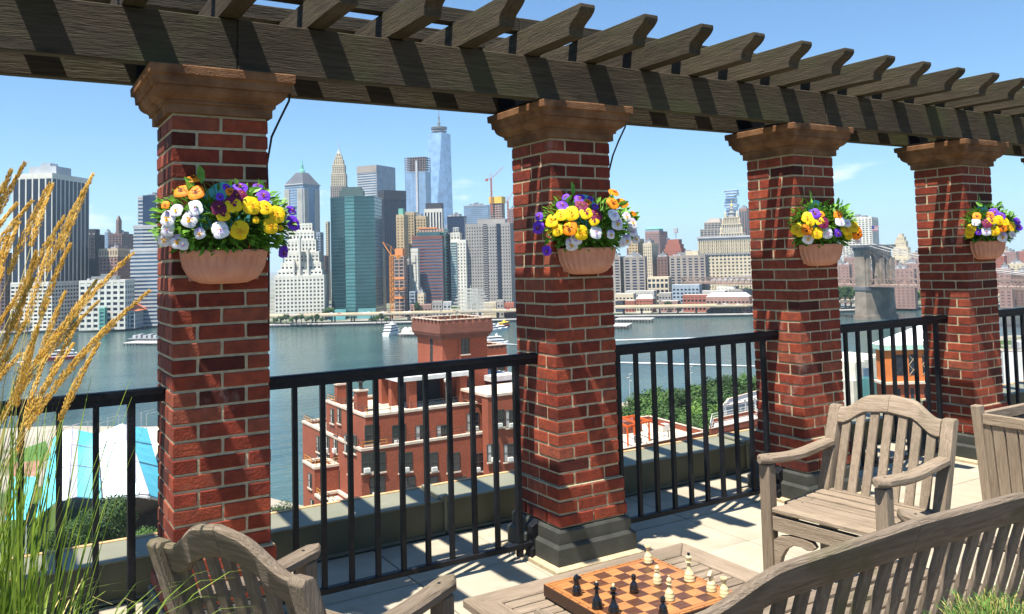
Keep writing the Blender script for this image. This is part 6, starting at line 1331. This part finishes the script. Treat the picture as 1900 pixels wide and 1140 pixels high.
tree_row([(690+i*9, 850) for i in range(4)], 8, 'dm', 'small quay tree left of the castle tower', 'quay trees left of the castle tower', 5)
tree_row([(130+i*11, 985) for i in range(6)], 13, 'd', 'dark tree by the white gridded waterfront block', 'trees by the white gridded block', 7)
tree_row([(1323, 1060), (1333, 1060), (1345, 1070), (1370, 1070), (1380, 1060), (1390, 1060)], 20, 'dm', 'tree in front of the municipal building', 'trees in front of the municipal building', 9)
tree_row([(1552, 960), (1560, 955), (1570, 960), (1580, 960)], 26, 'd', 'tall olive tree left of the bridge tower foot', 'trees left of the bridge tower', 10)
tree_row([(1665, 985), (1675, 985), (1684, 985), (1694, 985), (1702, 985)], 18, 'bm', 'bright tree right of the bridge tower foot', 'trees right of the bridge tower', 8)
tree_row([(1868, 1160), (1880, 1170), (1892, 1160)], 18, 'm', 'tree under the bridge deck at the right edge', 'trees at the right edge', 8)
tree_row([(605, 955), (612, 960), (775, 940), (846, 930), (880, 925), (1208, 985), (1240, 930)], 14, 'dm', 'street tree among the far waterfront buildings', 'street trees of the far shore', 7)
# ------------------------------------------------------------------ striped tents
TC = M('tent_cyan', (.10, .58, .72), (.13, .64, .78), rough=.45, scale=.3); TW = M('tent_white', (.72, .80, .84), (.82, .88, .90), rough=.45, scale=.3); TG = M('tent_grey', (.34, .33, .40), (.40, .39, .46), rough=.5, scale=.3); TD = M('tent_dark_gable', (.035, .03, .028), (.06, .05, .045), rough=.7, scale=1)
tn = empty('tensile_tent', (0, 0, 0), 0, 'big folded pavilion roof of cyan, white and grey stripes beside the first pillar', 'tent')
def tp(u, v, z): return onplane(u, v, 2, z)
# ridges (near end, far end) and valleys
RD = [((100, 812), (66, 962)), ((112, 803), (105, 930)), ((134, 796), (126, 926)), ((145, 798), (143, 922)), ((180, 806), (190, 926)), ((227, 786), (258, 917)), ((234, 789), (276, 918)), ((273, 795), (312, 930))]
RZ = [-44.5, -40, -38, -38, -44, -37.5, -37.5, -45]
cols = [TC, TW, TG, TC, TW, TW, TG, TC]
for i in range(len(RD)-1):
    (a0, a1), (b0, b1) = RD[i], RD[i+1]; q = MB(); z0_, z1_ = RZ[i], RZ[i+1]
    A, B_2, Cc, Dd = tp(*a0, z0_), tp(*a1, z0_), tp(*b1, z1_), tp(*b0, z1_)
    n = 8; vs = []
    for j in range(n+1): f = j/n; vs += [A.lerp(B_2, f), Dd.lerp(Cc, f)]
    vs2 = [v_-Vector((0, 0, .15)) for v_ in vs]; q.add(vs, [(2*j, 2*j+1, 2*j+3, 2*j+2) for j in range(n)]); q.add(vs2, [(2*j, 2*j+1, 2*j+3, 2*j+2) for j in range(n)]); q.build('membrane_panel', [TC, TW, TG, TC, TW, TG, TC][i], tn)
for i, mt_ in ((4, W_DARK), (1, TG), (2, TG), (5, TG), (6, TG)):
    (a0, a1), z_ = RD[i], RZ[i]; q = MB(); A, B_2 = tp(*a0, z_), tp(*a1, z_); q.bar(A+Vector((0, 0, .12)), B_2+Vector((0, 0, .12)), .45 if i == 4 else .18, .2); q.build('seam', mt_, tn)
for f in (.3, .62):
    q = MB()
    for i in range(len(RD)-1): A = tp(*RD[i][0], RZ[i]).lerp(tp(*RD[i][1], RZ[i]), f); B_2 = tp(*RD[i+1][0], RZ[i+1]).lerp(tp(*RD[i+1][1], RZ[i+1]), f); q.bar(A+Vector((0, 0, .1)), B_2+Vector((0, 0, .1)), .12, .1)
    q.build('cross_seam', TG, tn)
q = MB(); g0, g1, g2, g3 = tp(258, 918, -37.5), tp(275, 920, -37.5), tp(312, 930, -45), tp(196, 928, -45)
q.add([g3, g0, g1, g2, Vector((g2.x, g2.y, -53)), Vector((g3.x, g3.y, -53))], [(0, 1, 2, 3, 4, 5)]); q.build('gable', TD, tn)
q = MB()
for a_, b_ in ((g3, g0), (g0, g1), (g1, g2), (g3, g2)): q.bar(a_-Vector((0, .3, .2)), b_-Vector((0, .3, .2)), .35, .35)
for f in (.2, .4, .6, .8): p_ = g3.lerp(g2, f)-Vector((0, .3, .2)); q.bar(p_, g0.lerp(g1, .5)-Vector((0, .3, .2)), .22, .22)
q.build('truss', W_GREYL, tn)
t2 = empty('small_cyan_tent', (0, 0, 0), 0, 'smaller cyan membrane roof left of the big striped pavilion, behind the grass', 'tent')
q = MB(); q.add([tp(25, 885, -45), tp(68, 885, -45), tp(48, 965, -45), tp(10, 965, -45), tp(25, 885, -46), tp(68, 885, -46), tp(48, 965, -46), tp(10, 965, -46)], [(0, 1, 2, 3), (4, 5, 6, 7), (0, 1, 5, 4), (1, 2, 6, 5), (2, 3, 7, 6), (3, 0, 4, 7)]); q.build('membrane_panel', TC, t2)
q = MB(); [q.bar(tp(a, v, -45), Vector((tp(a, v, -45).x, tp(a, v, -45).y, -53)), .3, .3) for a, v in ((25, 885), (68, 885), (48, 965), (10, 965))]; q.build('pole', W_GREYL, t2)
q = MB()
for u, v in ((118, 800), (135, 795), (163, 790), (185, 792), (200, 782), (220, 780), (262, 772), (272, 775)):
    p = tp(u, 815, -48); zt_ = onplane(u, v-6, 1, p.y).z; q.bar((p.x, p.y, -53), (p.x, p.y, zt_), .18, .18); q.bar((p.x, p.y, zt_), (p.x+4, p.y+2, zt_+.2), .15, .15)
tag(q.build('tent_masts', W_GREYL), 'thin pale masts and stays standing behind the striped tents', 'masts')
sheet('sports_pitch', [tuple(tp(u, v, -52.9).xy) for u, v in ((20, 842), (85, 818), (95, 850), (30, 880))], -52.9, M('pitch_green', (.05, .12, .02), (.08, .17, .04), scale=.5), label='green sports pitch behind the grass plumes')
sheet('pier_paving', [tuple(tp(u, v, -52.85).xy) for u, v in ((262, 794), (330, 790), (335, 850), (285, 855))], -52.85, M('pale_paving', (.50, .40, .28), (.60, .48, .34), scale=.5), label='pale paved pier edge beside the striped tents')
sheet('tennis_ground', [tuple(tp(u, v, -52.9).xy) for u, v in ((20, 860), (75, 855), (65, 885), (15, 890))], -52.8, M('clay', (.25, .12, .08), (.32, .2, .14), scale=.5), label='brownish ground beside the tents')
def lamp(u, v0, v1, z0, lab):
    p = onplane(u, v1, 2, z0); zt_ = onplane(u, v0, 1, p.y).z; t = empty('street_lamp', (p.x, p.y, z0), 0, lab, 'lamp post'); q = MB(); q.tube([(0, 0, 0), (0, 0, zt_-z0)], [.16, .09], 6); q.build('pole', W_GREYL, t)
    q = MB(); H_ = zt_-z0
    for k in range(3): q.box(-1.2 if k % 2 else -.1, .1 if k % 2 else 1.2, -.15, .15, H_-k*1.3-.25, H_-k*1.3)
    q.build('lamp_head', W_WHITE, t)
lamp(269, 953, 995, -52.9, 'pale lamp post with several heads left of the first pillar'); lamp(1169, 694, 740, -52.9, 'tall thin pale lamp post above the park trees'); lamp(1282, 680, 712, -52.9, 'second thin pale pole above the park trees')
# ------------------------------------------------------------------ near rooftops
def near_block(u0, um, u1, v, zt_, wall, label, phi, depth=20, roofm=RDK, cat='building', H=24, edge=None):
    p = onplane(um, v, 2, zt_); D_ = sqrt((p.x-CX)**2+(p.y-CY)**2); C_, a, La, Lb = frame_at(u0, um, u1, v, D_, radians(phi)); La = La or 15; Lb = Lb or depth
    t = empty('neighbour_building', (C_.x, C_.y, zt_), a, label, cat); q = MB(); q.box(-La, 0, 0, Lb, -H, -.6); q.build('wall', wall, t)
    q = MB(); q.box(-La+.3, -.3, .3, Lb-.3, -.6, -.5); q.build('roof', roofm, t)
    for k_, (a1, b1, c1, d1) in enumerate(((-La, 0, 0, .3), (-La, 0, Lb-.3, Lb), (-La, -La+.3, .3, Lb-.3), (-.3, 0, .3, Lb-.3))): q = MB(); q.box(a1, b1, c1, d1, -.6, 0); q.build('parapet', wall, t); q = MB(); q.box(a1-.06, b1+.06, c1-.06, d1+.06, 0, .12); q.build('coping', edge or LIME, t)
    return t, La, Lb
def roof_prism(pts, zt_, H, wall, label, roofm=RDK, name='neighbour_building'):
    P4 = [onplane(u, v, 2, zt_) for u, v in pts]; c_ = sum(P4, Vector())/4; t = empty(name, (c_.x, c_.y, zt_), 0, label, 'building'); L4 = [(p-c_) for p in P4]
    for i in range(4):
        a_, b_ = L4[i], L4[(i+1) % 4]; q = MB(); q.add([(a_.x, a_.y, -H), (b_.x, b_.y, -H), (b_.x, b_.y, 0), (a_.x, a_.y, 0)], [(0, 1, 2, 3)]); q.build('wall', wall, t); q = MB(); q.bar((a_.x, a_.y, -.1), (b_.x, b_.y, -.1), .35, 1.0); q.build('parapet', wall, t); q = MB(); q.bar((a_.x, a_.y, .46), (b_.x, b_.y, .46), .45, .1); q.build('coping', LIME, t)
    q = MB(); q.add([(p.x, p.y, -.45) for p in L4], [(0, 1, 2, 3)]); q.build('roof', roofm, t); return t, L4, c_
t, L4, c_ = roof_prism([(1120, 846), (1312, 806), (1205, 777), (1060, 795)], -26, 24, CB, 'flat roofed red brick building with an orange steel frame on its roof, below the trees')
OS = wallm('orange_steel', (.62, .10, .015), s=1)
def rp(u, v, z): p = onplane(u, v, 2, -26+z); return Vector((p.x-c_.x, p.y-c_.y, z))
F4 = [rp(1164, 792, 2.6), rp(1204, 782, 2.6), rp(1176, 772, 2.6), rp(1135, 780, 2.6)]
q = MB()
for i in range(4): q.bar(F4[i], F4[(i+1) % 4], .22, .3); q.bar((F4[i].x, F4[i].y, -.45), F4[i], .2, .2); q.bar(F4[i].lerp(Vector((F4[i].x, F4[i].y, -.45)), .35), F4[i].lerp(F4[(i+1) % 4], .3), .12, .12)
q.bar(F4[0].lerp(F4[1], .5), F4[3].lerp(F4[2], .5), .2, .25); far_ = rp(1232, 790, 1.2); q.bar(F4[1], far_, .25, .25); q.bar(F4[2], far_, .2, .2); q.build('orange_frame', OS, t)
A = rp(1180, 800, -.45); q = MB(); q.box(A.x-3.2, A.x+.5, A.y-1, A.y+3, -.45, 1.5); q.build('brick_penthouse', CBD, t)
A = rp(1232, 800, -.45); q = MB(); q.box(A.x-.7, A.x+.7, A.y-.6, A.y+.6, -.4, .7); q.build('air_handler', ACM, t)
for u, v in ((1178, 822), (1190, 826), (1204, 816), (1240, 812), (1200, 835), (1216, 826)): A = rp(u, v, -.45); q = MB(); q.lathe([(.1, -.45), (.1, .5), (.16, .5), (.16, .6)], 6, (A.x, A.y, 0)); q.build('vent_pipe', WFR, t)
WPW = wallm('white_panel_wall', (.42, .44, .50), s=.5)
t, L4, c_ = roof_prism([(1341, 758), (1440, 738), (1430, 722), (1352, 744)], -30, 20, WPW, 'white panelled building with rooftop railing and grey ducts left of the third pillar', W_ROOF)
e_ = (L4[1]-L4[0]).normalized(); n_ = Vector((e_.y, -e_.x, 0))*.35
q = MB()
for f in (.02, .2, .38, .56, .74): p_ = L4[0].lerp(L4[1], f)+n_; q.bar((p_.x, p_.y, -14), (p_.x, p_.y, 1.0), .35, .35)
for z_ in (1.0, .2, -3.4): q.bar(L4[0]+n_+Vector((0, 0, z_)), L4[1]+n_+Vector((0, 0, z_)), .14, .14)
q.build('ducts_and_railing', W_GREYL, t)
for f in (.42, .52, .62): p_ = L4[0].lerp(L4[1], f)+n_*.3; p2 = p_+e_*1.5; q = MB(); q.bar(p_-Vector((0, 0, 6.5)), p2-Vector((0, 0, 6.5)), .12, 2.6); q.build('window', W_SMK, t)
t, L4, c_ = roof_prism([(1318, 800), (1420, 778), (1400, 765), (1322, 782)], -30, 12, CB, 'low red brick annex with white railing in front of the white panelled building', W_ROOF)
rq = MB()
for i in range(4):
    a_, b_ = L4[i], L4[(i+1) % 4]
    for hh in (.9, 1.4): rq.bar(a_+Vector((0, 0, hh)), b_+Vector((0, 0, hh)), .08, .08)
    for j in range(7): p_ = a_.lerp(b_, j/6); rq.bar(p_, p_+Vector((0, 0, 1.4)), .08, .08)
rq.build('white_railing', W_WHITE, t)
# orange building with white pitched roof
ORW = wallm('orange_stucco', (.62, .18, .045), s=.5); ORD = wallm('red_stucco', (.42, .10, .04), s=.5); MINT = wallm('mint_fascia', (.42, .62, .52), s=.5)
zo = -17; p = onplane(1636, 641, 2, zo); D_ = sqrt((p.x-CX)**2+(p.y-CY)**2); C_, a, La, Lb = frame_at(1631, 1640, 1760, 641, D_, radians(66))
t = empty('orange_building', (C_.x, C_.y, zo), a, 'orange stucco building with white pitched roof and lattice windows left of the fourth pillar', 'building')
k_ = D_/FPX; LA = max(4, La); Lb = max(Lb, 10); q = MB(); q.box(-LA, 0, 0, Lb, -33*k_*1.9, -1); q.build('upper_wall', ORW, t)
q = MB(); q.box(-LA, .15, -.15, Lb+.1, -90*k_, -33*k_*1.9-.3); q.build('lower_wall', ORD, t); q = MB(); q.box(-LA-.3, .9, -.9, Lb+.3, -33*k_*1.9-.3, -33*k_*1.9+.15); q.build('cornice', LIME, t)
q = MB(); q.box(-LA-.5, .6, -.6, Lb+.6, -1, 0); q.build('fascia', MINT, t)
q = MB(); q.add([(.6, -.6, 0), (.6, Lb+.6, 0), (-LA-.5, Lb+.6, 0), (-LA-.5, -.6, 0), (-LA/2, Lb*.62, k_*30), (-LA/2, Lb*.7, k_*30)], [(0, 1, 5, 4), (1, 2, 5), (2, 3, 4, 5), (3, 0, 4), (0, 3, 2, 1)]); q.build('pitched_roof', wallm('white_metal_roof', (.80, .80, .80), s=.5), t)
for i in range(4):
    y0_ = Lb*(.16+i*.21); w_ = Lb*.13; zb_ = -33*k_*1.55; zt_ = -33*k_*.50
    q = MB(); q.box(-.05, .04, y0_, y0_+w_, zb_, zt_); q.build('window', G_DARK, t)
    q = MB(); 
    for a_, b_ in (((y0_, zb_), (y0_+w_, (zb_+zt_)/2)), ((y0_+w_, zb_), (y0_, (zb_+zt_)/2)), ((y0_, (zb_+zt_)/2), (y0_+w_, zt_)), ((y0_+w_, (zb_+zt_)/2), (y0_, zt_))): q.bar((.08, *a_), (.08, *b_), .09, .09)
    q.build('lattice', W_TAN if i else WFR, t)
    q = MB(); q.box(.15, .2, y0_, y0_+w_*.4, -90*k_*1, -33*k_*2.2); q.build('window', G_DARK, t)
ssteps = empty('white_stepped_building', (0, 0, 0), 0, 'white stuccoed building with stepped side wall left of the orange building', 'building')
for i, (ua, ub, vv) in enumerate([(1583, 1592, 707), (1586, 1606, 673), (1597, 1616, 669), (1606, 1626, 666), (1614, 1640, 662)]):
    A = onplane(ua, vv, 1, 135+i*.8); B_2 = onplane(ub, vv, 1, 135+i*.8); q = MB(); q.box(A.x, B_2.x, 135+i*.8, 150, -60, A.z); q.build('wall', wallm('cream_stucco%d' % i, (.66, .62, .52), s=.5), ssteps)
A = onplane(1603, 684, 1, 134.9); B_2 = onplane(1615, 704, 1, 134.9); q = MB(); q.box(A.x, B_2.x, 134.88, 135.2, B_2.z, A.z); q.build('window', G_BLUE, ssteps)
A = onplane(1606, 704, 1, 132); B_2 = onplane(1629, 704, 1, 132); q = MB(); q.lathe([((B_2.x-A.x)/2, -60), ((B_2.x-A.x)/2, A.z)], 20, ((A.x+B_2.x)/2, 133.5, 0)); q.build('glass_bay', G_TEALL, ssteps)
t, La, Lb = near_block(1848, 1860, 1990, 652, -19, wallm('white_render', (.70, .69, .66), s=.5), 'white rendered building with rooftop equipment at the right edge beyond the railing', 70, 20, roofm=W_ROOF, H=16)
q = MB(); q.box(-6, -2, 4, 12, -.5, 1.6); q.box(-5, -3, 14, 20, -.5, 1.2); q.build('rooftop_units', W_GREYL, t); q = MB(); q.tube([(0, 2, .6), (0, 20, 1.2), (0, 30, .6)], .12, 5); q.build('pipe', W_SMK, t)
# ------------------------------------------------------------------ distant clouds, outside the air box
CLM = bpy.data.materials.new('cloud'); CLM.use_nodes = True; b_ = CLM.node_tree.nodes['Principled BSDF']; b_.inputs['Base Color'].default_value = (.93, .93, .93, 1); b_.inputs['Roughness'].default_value = 1; b_.inputs['Subsurface Weight'].default_value = .6; b_.inputs['Subsurface Radius'].default_value = (300, 300, 300); b_.inputs['Subsurface Scale'].default_value = 1
# ------------------------------------------------------------------ the air
hz = MB(); hz.box(-16100, 16100, -16100, 16100, WZ-9, 640); ho = hz.build('haze', []); ho['kind'] = 'stuff'
hm = bpy.data.materials.new('haze'); hm.use_nodes = True; N = hm.node_tree.nodes; N.remove(N['Principled BSDF']); pv = N.new('ShaderNodeVolumePrincipled'); pv.inputs['Color'].default_value = (.62, .80, 1, 1); pv.inputs['Density'].default_value = .00007; pv.inputs['Anisotropy'].default_value = .3
hm.node_tree.links.new(pv.outputs[0], N['Material Output'].inputs['Volume']); ho.data.materials.clear(); ho.data.materials.append(hm)
